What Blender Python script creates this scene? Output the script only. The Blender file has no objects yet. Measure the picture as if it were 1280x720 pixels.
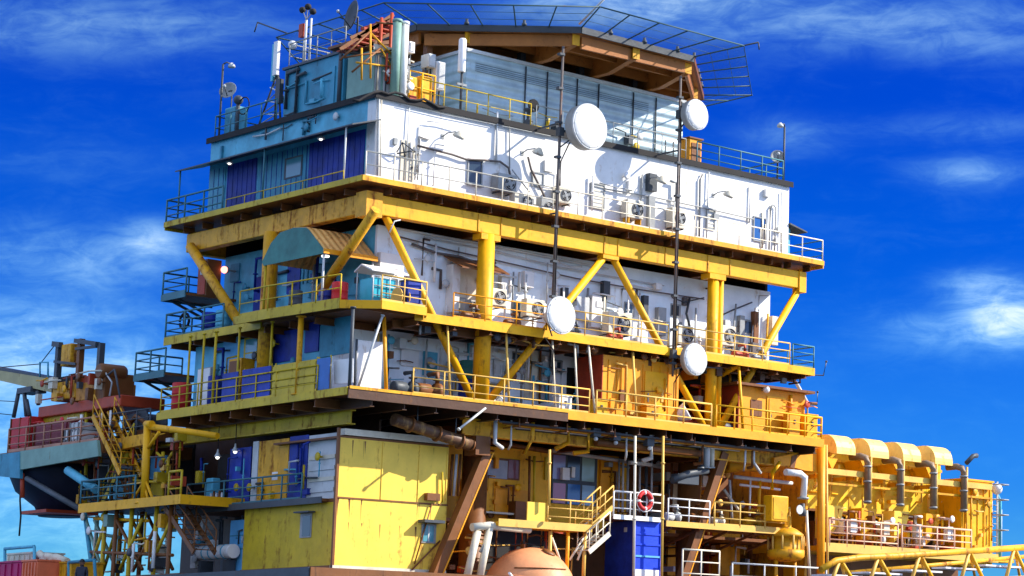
import bpy, math, random
from mathutils import Vector, Matrix
random.seed(11)
sc = bpy.context.scene
COL = sc.collection
V = Vector
# ------------------------------------------------------------------ camera (solved from the vanishing points of the photograph)
FPX, CX, CY = 3000.0, 1196.0, 360.0
yaw, pitch, roll = map(math.radians, (47.45, 9.54, .377))
cw = V((math.sin(yaw)*math.cos(pitch), math.cos(yaw)*math.cos(pitch), math.sin(pitch)))
r0 = V((math.cos(yaw), -math.sin(yaw), 0)); u0 = r0.cross(cw)
cr = math.cos(roll)*r0 + math.sin(roll)*u0
cu = -math.sin(roll)*r0 + math.cos(roll)*u0
CAM = V((-55.675, -84.174, 10.0))
cd = bpy.data.cameras.new("camera"); cam = bpy.data.objects.new("camera", cd); COL.objects.link(cam)
M3 = Matrix((cr, cu, -cw)).transposed()
cam.matrix_world = Matrix.Translation(CAM) @ M3.to_4x4()
cd.sensor_width = 36; cd.lens = FPX*36/1280; cd.shift_x = (640-CX)/1280; cd.clip_start = .5; cd.clip_end = 20000
sc.camera = cam
def on(px, py, ax, val):            # where the ray of a photo pixel meets a real plane of the platform
    d = cw + cr*((px-CX)/FPX) - cu*((py-CY)/FPX)
    return CAM + d*((val-CAM[ax])/d[ax])
def F(px, py, y=0.0): return on(px, py, 1, y)     # planes parallel to the sunlit front
def S(px, py, x=0.0): return on(px, py, 0, x)     # planes parallel to the shaded side
def Z(px, py, z): return on(px, py, 2, z)         # level planes
def fr(a, b, c, d, y=0.0):                        # pixel box on a front plane: x0, x1, z0, z1
    my, mx = (b+d)/2, (a+c)/2
    return F(a, my, y).x, F(c, my, y).x, F(mx, d, y).z, F(mx, b, y).z
def sr(a, b, c, d, x=0.0):                        # pixel box on a side plane: y0, y1, z0, z1
    my, mx = (b+d)/2, (a+c)/2
    return S(c, my, x).y, S(a, my, x).y, S(mx, d, x).z, S(mx, b, x).z
# ------------------------------------------------------------------ materials
MATS = {}
def paint(name, c, rough=.5, rust=.25, var=.25, rustcol=(.16, .05, .015), metal=0.0, streak=True, bump=.15, scale=1.0):
    if name in MATS: return MATS[name]
    m = bpy.data.materials.new(name); m.use_nodes = True
    nt = m.node_tree; N = nt.nodes; Lk = nt.links
    b = N["Principled BSDF"]; b.inputs["Roughness"].default_value = rough; b.inputs["Metallic"].default_value = metal; b.inputs["Specular IOR Level"].default_value = .28
    geo = N.new("ShaderNodeNewGeometry")
    n1 = N.new("ShaderNodeTexNoise"); n1.inputs["Scale"].default_value = .9*scale; n1.inputs["Detail"].default_value = 6; n1.inputs["Roughness"].default_value = .65
    Lk.new(geo.outputs["Position"], n1.inputs["Vector"])
    r1 = N.new("ShaderNodeMapRange"); r1.inputs[1].default_value = .3; r1.inputs[2].default_value = .7
    r1.inputs[3].default_value = 1-var; r1.inputs[4].default_value = 1+var*.5
    Lk.new(n1.outputs["Fac"], r1.inputs[0])
    mul = N.new("ShaderNodeMix"); mul.data_type = "RGBA"; mul.blend_type = "MULTIPLY"; mul.inputs[0].default_value = 1
    mul.inputs[6].default_value = (*c, 1); Lk.new(r1.outputs[0], mul.inputs[7])
    col = mul.outputs[2]
    if rust > 0:
        mp = N.new("ShaderNodeMapping"); mp.inputs["Scale"].default_value = (2.6*scale, 2.6*scale, .35*scale if streak else 2.6*scale)
        Lk.new(geo.outputs["Position"], mp.inputs["Vector"])
        n2 = N.new("ShaderNodeTexNoise"); n2.inputs["Scale"].default_value = 1.0; n2.inputs["Detail"].default_value = 7; n2.inputs["Roughness"].default_value = .7
        Lk.new(mp.outputs[0], n2.inputs["Vector"])
        n3 = N.new("ShaderNodeTexNoise"); n3.inputs["Scale"].default_value = 5*scale; n3.inputs["Detail"].default_value = 5
        Lk.new(geo.outputs["Position"], n3.inputs["Vector"])
        ad = N.new("ShaderNodeMath"); ad.operation = "MULTIPLY_ADD"; ad.inputs[1].default_value = .35; Lk.new(n3.outputs["Fac"], ad.inputs[0]); Lk.new(n2.outputs["Fac"], ad.inputs[2])
        r2 = N.new("ShaderNodeMapRange"); lo = .86 - .33*rust; r2.inputs[1].default_value = lo; r2.inputs[2].default_value = lo+.16
        r2.inputs[4].default_value = min(1, .5+rust); Lk.new(ad.outputs[0], r2.inputs[0])
        mx = N.new("ShaderNodeMix"); mx.data_type = "RGBA"; Lk.new(r2.outputs[0], mx.inputs[0]); Lk.new(col, mx.inputs[6]); mx.inputs[7].default_value = (*rustcol, 1)
        col = mx.outputs[2]
        rr = N.new("ShaderNodeMapRange"); rr.inputs[3].default_value = rough; rr.inputs[4].default_value = .9; Lk.new(r2.outputs[0], rr.inputs[0]); Lk.new(rr.outputs[0], b.inputs["Roughness"])
    Lk.new(col, b.inputs["Base Color"])
    if bump > 0:
        n4 = N.new("ShaderNodeTexNoise"); n4.inputs["Scale"].default_value = 3.5*scale; n4.inputs["Detail"].default_value = 4; Lk.new(geo.outputs["Position"], n4.inputs["Vector"])
        bp = N.new("ShaderNodeBump"); bp.inputs["Strength"].default_value = bump; bp.inputs["Distance"].default_value = .08
        Lk.new(n4.outputs["Fac"], bp.inputs["Height"]); Lk.new(bp.outputs[0], b.inputs["Normal"])
    MATS[name] = m; return m
white = paint("white_paint", (.78, .76, .72), rust=.30, var=.14, rustcol=(.42, .27, .12))
cream = paint("cream_paint", (.66, .60, .46), rust=.30, rustcol=(.25, .11, .04))
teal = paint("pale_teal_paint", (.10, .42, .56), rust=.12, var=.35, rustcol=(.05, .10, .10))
tealdk = paint("teal_paint", (.045, .26, .37), rust=.22, var=.4, rustcol=(.04, .05, .04))
blue = paint("blue_panel_paint", (.012, .035, .30), rust=.15, var=.6, rustcol=(.01, .015, .05))
tank_blue = paint("tank_blue_paint", (.006, .05, .62), rust=.06, var=.15, rustcol=(.02, .04, .2))
sky_blue = paint("light_blue_paint", (.12, .42, .70), rust=.1)
yellow = paint("yellow_paint", (.84, .405, .003), rust=.33, var=.18, rustcol=(.24, .075, .012))
yellowR = paint("rusty_yellow_paint", (.75, .355, .008), rust=.50, var=.3, rustcol=(.20, .055, .012))
mwhite = paint("bluish_shade_white_paint", (.82, .88, .90), rust=.26, var=.14, rustcol=(.42, .27, .12))  # white paint with the recessed walls' bluish shade mixed into the colour
rustg = paint("rusty_grey_metal", (.22, .15, .09), rust=.4)
lemon = paint("pale_yellow_paint", (.92, .60, .07), rust=.36, var=.16, rustcol=(.30, .11, .02), bump=.03)
orange = paint("orange_paint", (.84, .33, .006), rust=.2, var=.2, rustcol=(.30, .07, .01))
railY = paint("rail_yellow_paint", (.76, .45, .09), rust=.25, var=.2, rustcol=(.35, .13, .03), bump=0)
railW = paint("rail_pale_paint", (.74, .66, .50), rust=.25, rustcol=(.35, .18, .08), bump=0)
railP = paint("rail_rose_paint", (.78, .46, .30), rust=.25, bump=0)
hoodc = paint("cream_yellow_hood_paint", (.90, .64, .17), rust=.34, rustcol=(.45, .22, .05), bump=.04)
railT = paint("rail_teal_paint", (.05, .17, .20), rust=.2, bump=0)
brownd = paint("shade_darkened_brown", (.085, .036, .016), rust=.35, rustcol=(.16, .06, .015))  # brown darkened to carry the shade at the main deck's front edge
brown = paint("rust_brown_paint", (.19, .068, .016), rust=.3, rustcol=(.05, .02, .01))
deckbrown = paint("helideck_brown_paint", (.42, .15, .028), rust=.3, rustcol=(.12, .04, .012), streak=False)
redox = paint("red_oxide_paint", (.42, .055, .018), rust=.2)
red = paint("red_paint", (.55, .02, .02), rust=.12)
salmon = paint("salmon_tank_paint", (.72, .30, .13), rust=.2, rustcol=(.30, .07, .02), var=.2)
grey = paint("grey_metal", (.30, .31, .30), rust=.2, rough=.45)
lgrey = paint("light_grey_metal", (.55, .56, .54), rust=.15, rough=.45)
dgrey = paint("dark_grey_metal", (.06, .07, .08), rust=.15)
dark = paint("black_and_deep_shade", (.022, .020, .020), rust=0, rough=.8, bump=0)  # near-black for cables and fittings; in recesses it stands in for deep shade
green = paint("green_grey_paint", (.20, .34, .27), rust=.22)
olive = paint("shaded_yellow_paint", (.56, .385, .012), rust=.42)  # yellow paint with the shaded sides' olive cast put into its colour
tarp = paint("green_tarpaulin", (.045, .19, .155), rust=.1, rustcol=(.02, .06, .05), var=.4)
mast = paint("mast_metal", (.12, .10, .09), rust=.4, bump=0)
gangw = paint("gangway_white", (.78, .78, .80), rust=.1)
dishw = paint("radome_white", (.80, .77, .71), rust=.22, rustcol=(.45, .36, .25), var=.08, bump=0, rough=.35)
corr = None
def corrugated(name, c, freq, axis=0, rough=.5, rust=.15):
    m = paint(name, c, rough=rough, rust=rust)
    nt = m.node_tree; N = nt.nodes; Lk = nt.links
    geo = N.new("ShaderNodeNewGeometry"); sp = N.new("ShaderNodeSeparateXYZ"); Lk.new(geo.outputs["Position"], sp.inputs[0])
    mm = N.new("ShaderNodeMath"); mm.operation = "MULTIPLY"; mm.inputs[1].default_value = freq*6.283; Lk.new(sp.outputs[axis], mm.inputs[0])
    sn = N.new("ShaderNodeMath"); sn.operation = "SINE"; Lk.new(mm.outputs[0], sn.inputs[0])
    bp = N.new("ShaderNodeBump"); bp.inputs["Strength"].default_value = .7; bp.inputs["Distance"].default_value = .06
    Lk.new(sn.outputs[0], bp.inputs["Height"]); Lk.new(bp.outputs[0], N["Principled BSDF"].inputs["Normal"]); return m
hangar_m = corrugated("hangar_cladding", (.46, .60, .64), 2.2, 2, rust=.1)
sheetY = corrugated("corrugated_yellow_sheet", (.84, .52, .02), 2.5, 0)
sheetO = corrugated("corrugated_rusty_sheet", (.88, .46, .13), 3.0, 0, rust=.35)
wallY = corrugated("ribbed_yellow_wall", (.82, .52, .02), .8, 0, rust=.2)
def glass(name, c):
    m = bpy.data.materials.new(name); m.use_nodes = True; b = m.node_tree.nodes["Principled BSDF"]
    b.inputs["Base Color"].default_value = (*c, 1); b.inputs["Roughness"].default_value = .12; return m
pane = glass("dark_window_glass", (.03, .05, .07)); paneT = glass("teal_window_glass", (.08, .26, .30)); paneB = glass("blue_window_glass", (.02, .10, .30))
def emit(name, c, s):
    m = bpy.data.materials.new(name); m.use_nodes = True; b = m.node_tree.nodes["Principled BSDF"]
    b.inputs["Base Color"].default_value = (*c, 1); b.inputs["Emission Color"].default_value = (*c, 1); b.inputs["Emission Strength"].default_value = s; return m
lampon = emit("lit_lamp_glass", (1, .93, .85), 1.6); lampred = emit("lit_red_lamp_glass", (1, .30, .22), 1.8)
def netmat(name, c, cell=.055, wire=.10):            # a wire net: real gaps between the wires
    m = bpy.data.materials.new(name); m.use_nodes = True; nt = m.node_tree; N = nt.nodes; Lk = nt.links
    b = N["Principled BSDF"]; b.inputs["Base Color"].default_value = (*c, 1)
    uv = N.new("ShaderNodeUVMap"); sp = N.new("ShaderNodeSeparateXYZ"); Lk.new(uv.outputs[0], sp.inputs[0])
    outs = []
    for k in (0, 1):
        a = N.new("ShaderNodeMath"); a.operation = "DIVIDE"; a.inputs[1].default_value = cell; Lk.new(sp.outputs[k], a.inputs[0])
        f = N.new("ShaderNodeMath"); f.operation = "FRACT"; Lk.new(a.outputs[0], f.inputs[0])
        g = N.new("ShaderNodeMath"); g.operation = "LESS_THAN"; g.inputs[1].default_value = wire; Lk.new(f.outputs[0], g.inputs[0]); outs.append(g)
    mx = N.new("ShaderNodeMath"); mx.operation = "MAXIMUM"; Lk.new(outs[0].outputs[0], mx.inputs[0]); Lk.new(outs[1].outputs[0], mx.inputs[1])
    Lk.new(mx.outputs[0], b.inputs["Alpha"]); return m
net = netmat("safety_net_wire", (.05, .12, .17))
netf = paint("net_frame_metal", (.03, .08, .10), rust=.2, bump=0)
# ------------------------------------------------------------------ mesh helper
class MB:
    def __init__(s): s.v = []; s.f = []; s.sm = []; s.uv = {}
    def _add(s, vs, fs, smooth=False):
        k = len(s.v); s.v += [V(p) for p in vs]
        for f in fs: s.f.append([i+k for i in f]); s.sm.append(smooth)
        return s
    def box(s, x0, x1, y0, y1, z0, z1):
        x0, x1 = sorted((x0, x1)); y0, y1 = sorted((y0, y1)); z0, z1 = sorted((z0, z1))
        return s._add([(x0,y0,z0),(x1,y0,z0),(x1,y1,z0),(x0,y1,z0),(x0,y0,z1),(x1,y0,z1),(x1,y1,z1),(x0,y1,z1)],
            [(3,2,1,0),(4,5,6,7),(0,1,5,4),(1,2,6,5),(2,3,7,6),(3,0,4,7)])
    def bar(s, a, b, w, h, up=(0,0,1)):
        a, b = V(a), V(b); d = (b-a).normalized(); up = V(up)
        if abs(d.dot(up)) > .97: up = V((1,0,0))
        x = d.cross(up).normalized()*(w/2); y = x.cross(d).normalized()*(h/2)
        p = [a-x-y,a+x-y,a+x+y,a-x+y,b-x-y,b+x-y,b+x+y,b-x+y]
        return s._add(p, [(3,2,1,0),(4,5,6,7),(0,1,5,4),(1,2,6,5),(2,3,7,6),(3,0,4,7)])
    def ibeam(s, a, b, w, h, t=.06):                # I section: two flanges and a web
        a, b = V(a), V(b); o = V((0,0,h/2-t/2))
        s.bar(a+o, b+o, w, t); s.bar(a-o, b-o, w, t); s.bar(a, b, t, h-2*t-.004); return s
    def tube(s, pts, r, n=8, r2=None):
        pts = [V(p) for p in pts]; rings = []; k = len(s.v)
        for i, p in enumerate(pts):
            if i == 0: d = pts[1]-p
            elif i == len(pts)-1: d = p-pts[i-1]
            else: d = (pts[i+1]-p).normalized()+(p-pts[i-1]).normalized()
            d = d.normalized() if d.length > 1e-6 else V((0,0,1))
            up = V((0,0,1)) if abs(d.z) < .95 else V((1,0,0))
            x = d.cross(up).normalized(); y = x.cross(d)
            rr = r if r2 is None else r+(r2-r)*i/(len(pts)-1)
            s.v += [p+(x*math.cos(2*math.pi*j/n)+y*math.sin(2*math.pi*j/n))*rr for j in range(n)]
        for i in range(len(pts)-1):
            for j in range(n):
                a = k+i*n+j; b = k+i*n+(j+1)%n; s.f.append([a, b, b+n, a+n]); s.sm.append(n > 5)
        s.f.append([k+j for j in range(n)][::-1]); s.sm.append(False)
        s.f.append([k+(len(pts)-1)*n+j for j in range(n)]); s.sm.append(False); return s
    def lathe(s, prof, o, axis=(0,0,1), n=24, sharp=False):
        o = V(o); ax = V(axis).normalized(); up = V((0,0,1)) if abs(ax.z) < .95 else V((1,0,0))
        x = ax.cross(up).normalized(); y = ax.cross(x); k = len(s.v)
        for r, h in prof: s.v += [o+ax*h+(x*math.cos(2*math.pi*j/n)+y*math.sin(2*math.pi*j/n))*max(r, 1e-4) for j in range(n)]
        for i in range(len(prof)-1):
            for j in range(n):
                a = k+i*n+j; b = k+i*n+(j+1)%n; s.f.append([a, b, b+n, a+n]); s.sm.append(not sharp)
        s.f.append([k+j for j in range(n)][::-1]); s.sm.append(False)
        s.f.append([k+(len(prof)-1)*n+j for j in range(n)]); s.sm.append(False); return s
    def prism(s, poly, off):                         # closed polygon pushed along off
        n = len(poly); poly = [V(p) for p in poly]; off = V(off)
        return s._add(poly+[p+off for p in poly], [list(range(n))[::-1], list(range(n, 2*n))]+[(i, (i+1)%n, n+(i+1)%n, n+i) for i in range(n)])
    def quad(s, a, b, c, d, uv=None):
        s._add([a, b, c, d], [(0,1,2,3)])
        if uv: s.uv[len(s.f)-1] = uv
        return s
    def sphere(s, o, r, n=20, m=12, sq=(1,1,1), z0=-1):
        o = V(o); pr = []
        k = len(s.v)
        for i in range(m+1):
            t = math.asin(z0)+(math.pi/2-math.asin(z0))*i/m
            s.v += [o+V((math.cos(t)*math.cos(2*math.pi*j/n)*r*sq[0], math.cos(t)*math.sin(2*math.pi*j/n)*r*sq[1], math.sin(t)*r*sq[2])) for j in range(n)]
        for i in range(m):
            for j in range(n):
                a = k+i*n+j; b = k+i*n+(j+1)%n; s.f.append([a, b, b+n, a+n]); s.sm.append(True)
        return s
    def build(s, name, m, parent=None, bev=0):
        me = bpy.data.meshes.new(name); org = LOC.get(parent.name, V((0,0,0))) if parent else V((0,0,0))
        me.from_pydata([tuple(p-org) for p in s.v], [], s.f); 
        me.polygons.foreach_set("use_smooth", s.sm)
        if s.uv:
            l = me.uv_layers.new(name="UVMap")
            for fi, uv in s.uv.items():
                for q, li in enumerate(me.polygons[fi].loop_indices): l.data[li].uv = uv[q]
        me.materials.append(m); me.update()
        import bmesh
        if not s.uv:
            bm = bmesh.new(); bm.from_mesh(me); bmesh.ops.recalc_face_normals(bm, faces=bm.faces); bm.to_mesh(me); bm.free()
        o = bpy.data.objects.new(name, me); COL.objects.link(o)
        if parent: o.parent = parent
        LOC[o.name] = org
        if bev:
            md = o.modifiers.new("edge", "BEVEL"); md.width = bev; md.segments = 2; md.limit_method = "ANGLE"
        return o
LOC = {}
LABELS = set()
def tag(o, label, cat, group=None):
    o["label"] = label; o["category"] = cat
    if group: o["group"] = group
    return o
def T(name, label, cat, loc, group=None):
    o = bpy.data.objects.new(name, None); COL.objects.link(o); o.location = loc; LOC[o.name] = V(loc); o.empty_display_size = .2
    return tag(o, label, cat, group)
def setting(o): o["kind"] = "structure"; return o
def copy_tree(o, loc=None, rotz=None, label=None):
    def cp(q, par):
        c = q.copy(); COL.objects.link(c); c.parent = par
        for ch in list(q.children): cp(ch, c)
        return c
    c = cp(o, None)
    if loc is not None: c.location = loc
    if rotz is not None: c.rotation_euler.z = rotz
    if label: c["label"] = label
    return c
def bx(name, m, par, *d, bev=0): return MB().box(*d).build(name, m, par, bev)
def tb(name, m, par, pts, r, n=8): return MB().tube(pts, r, n).build(name, m, par)
def guardrail(pts, label, m, h=1.1, sp=1.6, nr=2, r=.028, toe=True, group="guardrails along the decks", closed=False):
    pts = [V(p) for p in pts]; t = T("guardrail", label, "guardrail", pts[0], group)
    up = V((0,0,1))
    tb("top_rail", m, t, [p+up*h for p in pts], r*1.15, 6)
    for k in range(1, nr): tb("mid_rail", m, t, [p+up*h*k/nr for p in pts], r*.8, 6)
    if toe:
        b = MB()
        for a, c in zip(pts, pts[1:]): b.bar(a+up*.07, c+up*.07, .012, .14)
        b.build("toe_board", m, t)
    for i, (a, c) in enumerate(zip(pts, pts[1:])):
        n = max(1, round((c-a).length/sp))
        for k in range(n+(1 if i == len(pts)-2 else 0)):
            p = a.lerp(c, k/n); tb("post", m, t, [p, p+up*h], r, 6)
    return t

def clutter(par, ax, val, u0, u1, z0, z1, n, seed, pal, depth=.3, step=None):
    """pipes, conduits and junction boxes fixed to a wall plane (ax 1: y = val, ax 0: x = val), each a part of its building"""
    rg = random.Random(seed)
    def P(u, d, z): return V((u, val-d, z)) if ax == 1 else V((val-d, u, z))
    for k in range(n):
        m = rg.choice(pal); u = rg.uniform(u0, u1); kind = rg.random()
        if kind < .42:
            a = rg.uniform(z0, z0+(z1-z0)*.6); b_ = min(z1, a+rg.uniform(.5, 2.0)); d = rg.uniform(.05, depth); r = rg.uniform(.025, .08); pts = [P(u, d, a), P(u, d, b_)]
            if rg.random() < .5: e = rg.choice((-1,1))*rg.uniform(.3,1.0); pts.append(P(min(u1, max(u0, u+e)), d, b_+rg.uniform(-.05,.1)))
            if rg.random() < .35: pts.insert(0, P(u, -.02, a))
            tb("pipe", m, par, pts, r, 7)
            if rg.random() < .5: MB().lathe([(r*1.7,0),(r*1.7,.05)], P(u, d, (a+b_)/2), (0,0,1), 10).build("flange", m, par)
        elif kind < .62:
            w_ = rg.uniform(.6, 2.4); z = rg.uniform(z0+.3, z1); d = rg.uniform(.04, depth); s_ = rg.uniform(-.15,.1); tb("conduit", m, par, [P(u, d, z), P(min(u1,u+w_*.5), d, z+s_), P(min(u1+.01,u+w_), d, z+s_*.4)], rg.uniform(.018, .045), 6)
        elif kind < .88:
            w_, h, d = rg.uniform(.12,.4), rg.uniform(.15,.6), rg.uniform(.1, depth); z = rg.uniform(z0, z1-h); a, c = P(u, d, z), P(u+w_, .004, z+h); bx("junction_box", m, par, a.x, c.x, a.y, c.y, a.z, c.z)
        else:
            z = rg.uniform(z0+.2, z1); c = P(u, depth*.8, z); MB().lathe([(.16,0),(.18,.02),(.18,.05),(.05,.06)], c, (0,-1,0) if ax else (-1,0,0), 12).build("handwheel", m, par); tb("valve_stem", m, par, [c, P(u,-.02,z)], .04, 6)
# ------------------------------------------------------------------ light: Nishita sky with high cloud, one sun
SUN_EL, SUN_AZ = math.radians(35), math.radians(125)      # azimuth clockwise from +Y
w = bpy.data.worlds.new("World"); sc.world = w; w.use_nodes = True
nt = w.node_tree; N = nt.nodes; Lk = nt.links
bg = N["Background"]; bg.inputs[1].default_value = .10
sky = N.new("ShaderNodeTexSky"); sky.sky_type = "NISHITA"; sky.sun_disc = False; sky.sun_elevation = SUN_EL; sky.sun_rotation = SUN_AZ
sky.air_density = 1.0; sky.dust_density = .3; sky.ozone_density = 3.0
tc = N.new("ShaderNodeTexCoord")
def vdot(v):
    n = N.new("ShaderNodeVectorMath"); n.operation = "DOT_PRODUCT"; n.inputs[1].default_value = v; Lk.new(tc.outputs["Generated"], n.inputs[0]); return n.outputs["Value"]
def mth(op, a, b=None, c=None):
    n = N.new("ShaderNodeMath"); n.operation = op
    for i, q in enumerate((a, b, c)):
        if q is None: continue
        if isinstance(q, (int, float)): n.inputs[i].default_value = q
        else: Lk.new(q, n.inputs[i])
    return n.outputs[0]
# compass of the cloud field: bearings and heights as tangents about one fixed heading
h0 = V((math.sin(yaw), math.cos(yaw), 0)); hr = V((math.cos(yaw), -math.sin(yaw), 0))
fwd = mth("MAXIMUM", vdot(h0), .02)
BX = mth("DIVIDE", vdot(hr), fwd); BZ = mth("DIVIDE", vdot((0,0,1)), fwd)
def bear(px, py):
    d = cw + cr*((px-CX)/FPX) - cu*((py-CY)/FPX); return d.dot(hr)/d.dot(h0), d.z/d.dot(h0)
cmb = N.new("ShaderNodeCombineXYZ"); Lk.new(BX, cmb.inputs[0]); Lk.new(BZ, cmb.inputs[1])
def noise(sx, sz, det, rough, dist, off=0):
    mp = N.new("ShaderNodeMapping"); mp.inputs["Scale"].default_value = (sx, sz, 1); mp.inputs["Rotation"].default_value = (0,0,math.radians(-8)); mp.inputs["Location"].default_value = (off, off*.7, 0)
    Lk.new(cmb.outputs[0], mp.inputs[0]); n = N.new("ShaderNodeTexNoise"); n.inputs["Scale"].default_value = 1; n.inputs["Detail"].default_value = det
    n.inputs["Roughness"].default_value = rough; n.inputs["Distortion"].default_value = dist; Lk.new(mp.outputs[0], n.inputs["Vector"]); return n.outputs["Fac"]
nA = noise(14, 60, 8, .6, .6); nB = noise(44, 95, 10, .66, .7, 3.3)
CLOUDS = [  # photo px, spread px, strength
    (1262, 396, 46, 30, 1.35), (1225, 360, 40, 18, .5), (1165, 415, 70, 20, .36), (1215, 216, 52, 15, .5), (995, 170, 50, 20, .26), (1210, 160, 90, 14, .18),
    (1120, 30, 240, 30, .42), (800, 2, 150, 26, .8), (120, 32, 200, 32, .42), (100, 200, 130, 30, .07), (188, 308, 30, 24, .75), (95, 330, 100, 30, .34),
    (20, 425, 150, 50, .50), (140, 490, 150, 60, .55), (60, 620, 220, 100, .62), (60, 300, 140, 30, .14), (1210, 60, 90, 14, .12)]
tot = None
for (px, py, sx, sy, st) in CLOUDS:
    a, b = bear(px, py); k = FPX*1.0
    dx = mth("MULTIPLY", mth("SUBTRACT", BX, a), k/sx); dz = mth("MULTIPLY", mth("SUBTRACT", BZ, b), k/sy)
    g = mth("MULTIPLY", mth("EXPONENT", mth("MULTIPLY", mth("ADD", mth("MULTIPLY", dx, dx), mth("MULTIPLY", dz, dz)), -.7)), st)
    tot = g if tot is None else mth("ADD", tot, g)
mixn = mth("ADD", mth("MULTIPLY", nA, .6), mth("MULTIPLY", nB, .5))
mr = N.new("ShaderNodeMapRange"); mr.interpolation_type = "SMOOTHSTEP"; mr.inputs[1].default_value = .38; mr.inputs[2].default_value = .72
Lk.new(mixn, mr.inputs[0])
wide = mth("MULTIPLY", mth("POWER", mr.outputs[0], 2.5), .03)
den = mth("MINIMUM", mth("ADD", mth("MULTIPLY", mth("MULTIPLY", tot, .74), mth("ADD", mth("MULTIPLY", mr.outputs[0], .9), .30)), wide), .96)
hs = N.new("ShaderNodeHueSaturation"); hs.inputs["Saturation"].default_value = 1.35; hs.inputs["Value"].default_value = 1.0; Lk.new(sky.outputs[0], hs.inputs["Color"])
ramp = N.new("ShaderNodeValToRGB"); ramp.color_ramp.interpolation = "EASE"
STOPS = [(.0, (.14,.44,.80)), (.094, (.040,.262,.76)), (.19, (.001,.175,.69)), (.25, (.0,.140,.68)), (.5, (.10,.38,.80)), (1, (.2,.5,.9))]
els = ramp.color_ramp.elements
while len(els) < len(STOPS): els.new(.5)
for e, (p, c) in zip(els, STOPS): e.position = p; e.color = (*c, 1)
Lk.new(vdot((0,0,1)), ramp.inputs[0])
tint = N.new("ShaderNodeMix"); tint.data_type = "RGBA"; tint.blend_type = "MULTIPLY"; tint.inputs[0].default_value = 1
Lk.new(hs.outputs[0], tint.inputs[6]); Lk.new(ramp.outputs[0], tint.inputs[7])
mx = N.new("ShaderNodeMix"); mx.data_type = "RGBA"; mx.blend_type = "ADD"; Lk.new(den, mx.inputs[0]); Lk.new(tint.outputs[2], mx.inputs[6]); 
ccol = N.new("ShaderNodeMix"); ccol.data_type = "RGBA"; Lk.new(den, ccol.inputs[0]); ccol.inputs[6].default_value = (1.35, 4.0, 2.4, 1); ccol.inputs[7].default_value = (4.2, 4.4, 3.0, 1); Lk.new(ccol.outputs[2], mx.inputs[7])
# fill light added to the unseen sky behind and beside the viewer, brightening shaded sides
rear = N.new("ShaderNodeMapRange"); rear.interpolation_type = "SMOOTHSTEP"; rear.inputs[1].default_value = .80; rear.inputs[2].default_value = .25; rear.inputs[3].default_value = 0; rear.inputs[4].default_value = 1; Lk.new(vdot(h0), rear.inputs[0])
rear_fill = N.new("ShaderNodeMix"); rear_fill.data_type = "RGBA"; rear_fill.blend_type = "ADD"; Lk.new(rear.outputs[0], rear_fill.inputs[0]); Lk.new(mx.outputs[2], rear_fill.inputs[6]); rear_fill.inputs[7].default_value = (3.5, 4.0, 4.3, 1)
Lk.new(rear_fill.outputs[2], bg.inputs[0])
sd = bpy.data.lights.new("sun", "SUN"); sd.energy = 4.6; sd.angle = math.radians(.5); sd.color = (1, .93, .82)
so = bpy.data.objects.new("sun", sd); COL.objects.link(so)
sv = V((math.sin(SUN_AZ)*math.cos(SUN_EL), math.cos(SUN_AZ)*math.cos(SUN_EL), math.sin(SUN_EL)))
so.rotation_euler = sv.to_track_quat("Z", "Y").to_euler(); so.location = (40, -60, 60)
sc.view_settings.view_transform = "Standard"; sc.view_settings.look = "None"; sc.view_settings.exposure = 1.0; sc.view_settings.gamma = 1
sc.view_settings.use_curve_mapping = False
# sea
seam = bpy.data.materials.new("sea_water"); seam.use_nodes = True; b = seam.node_tree.nodes["Principled BSDF"]
b.inputs["Base Color"].default_value = (.01, .05, .09, 1); b.inputs["Roughness"].default_value = .15
nz = seam.node_tree.nodes.new("ShaderNodeTexNoise"); nz.inputs["Scale"].default_value = .25; nz.inputs["Detail"].default_value = 8
tcs = seam.node_tree.nodes.new("ShaderNodeNewGeometry"); seam.node_tree.links.new(tcs.outputs["Position"], nz.inputs["Vector"])
bp = seam.node_tree.nodes.new("ShaderNodeBump"); bp.inputs["Strength"].default_value = .6; bp.inputs["Distance"].default_value = 1.0
seam.node_tree.links.new(nz.outputs["Fac"], bp.inputs["Height"]); seam.node_tree.links.new(bp.outputs[0], b.inputs["Normal"])
setting(MB().quad((-8000,-8000,0),(8000,-8000,0),(8000,8000,0),(-8000,8000,0)).build("sea", seam))

# ================================================================== UPPER ACCOMMODATION BLOCK (white, z 30.62 - 34.4)
ZU, ZR = 30.62, 34.42
ub = T("accommodation_block", "white upper accommodation block with blue shaded side, standing on the yellow-edged top deck", "building", (0,0,ZU))
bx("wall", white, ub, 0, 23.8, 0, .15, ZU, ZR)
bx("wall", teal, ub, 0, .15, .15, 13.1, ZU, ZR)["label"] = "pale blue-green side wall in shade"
bx("wall", white, ub, 23.65, 23.8, .153, 13.1, ZU, ZR)
bx("wall", white, ub, .153, 23.647, 12.95, 13.1, ZU, ZR)
bx("wall", white, ub, -.012, .0, .03, .62, ZU+.05, ZR-.1)["label"] = "white corner strip of the shaded side"
bx("roof", grey, ub, -.12, 23.9, -.1, 13.2, ZR, ZR+.14)
bx("roof_edge", dark, ub, -.16, 23.94, -.16, -.104, ZR-.06, ZR+.2)
bx("roof_edge", dark, ub, -.18, -.124, -.1, 13.25, ZR-.06, ZR+.2)
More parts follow.
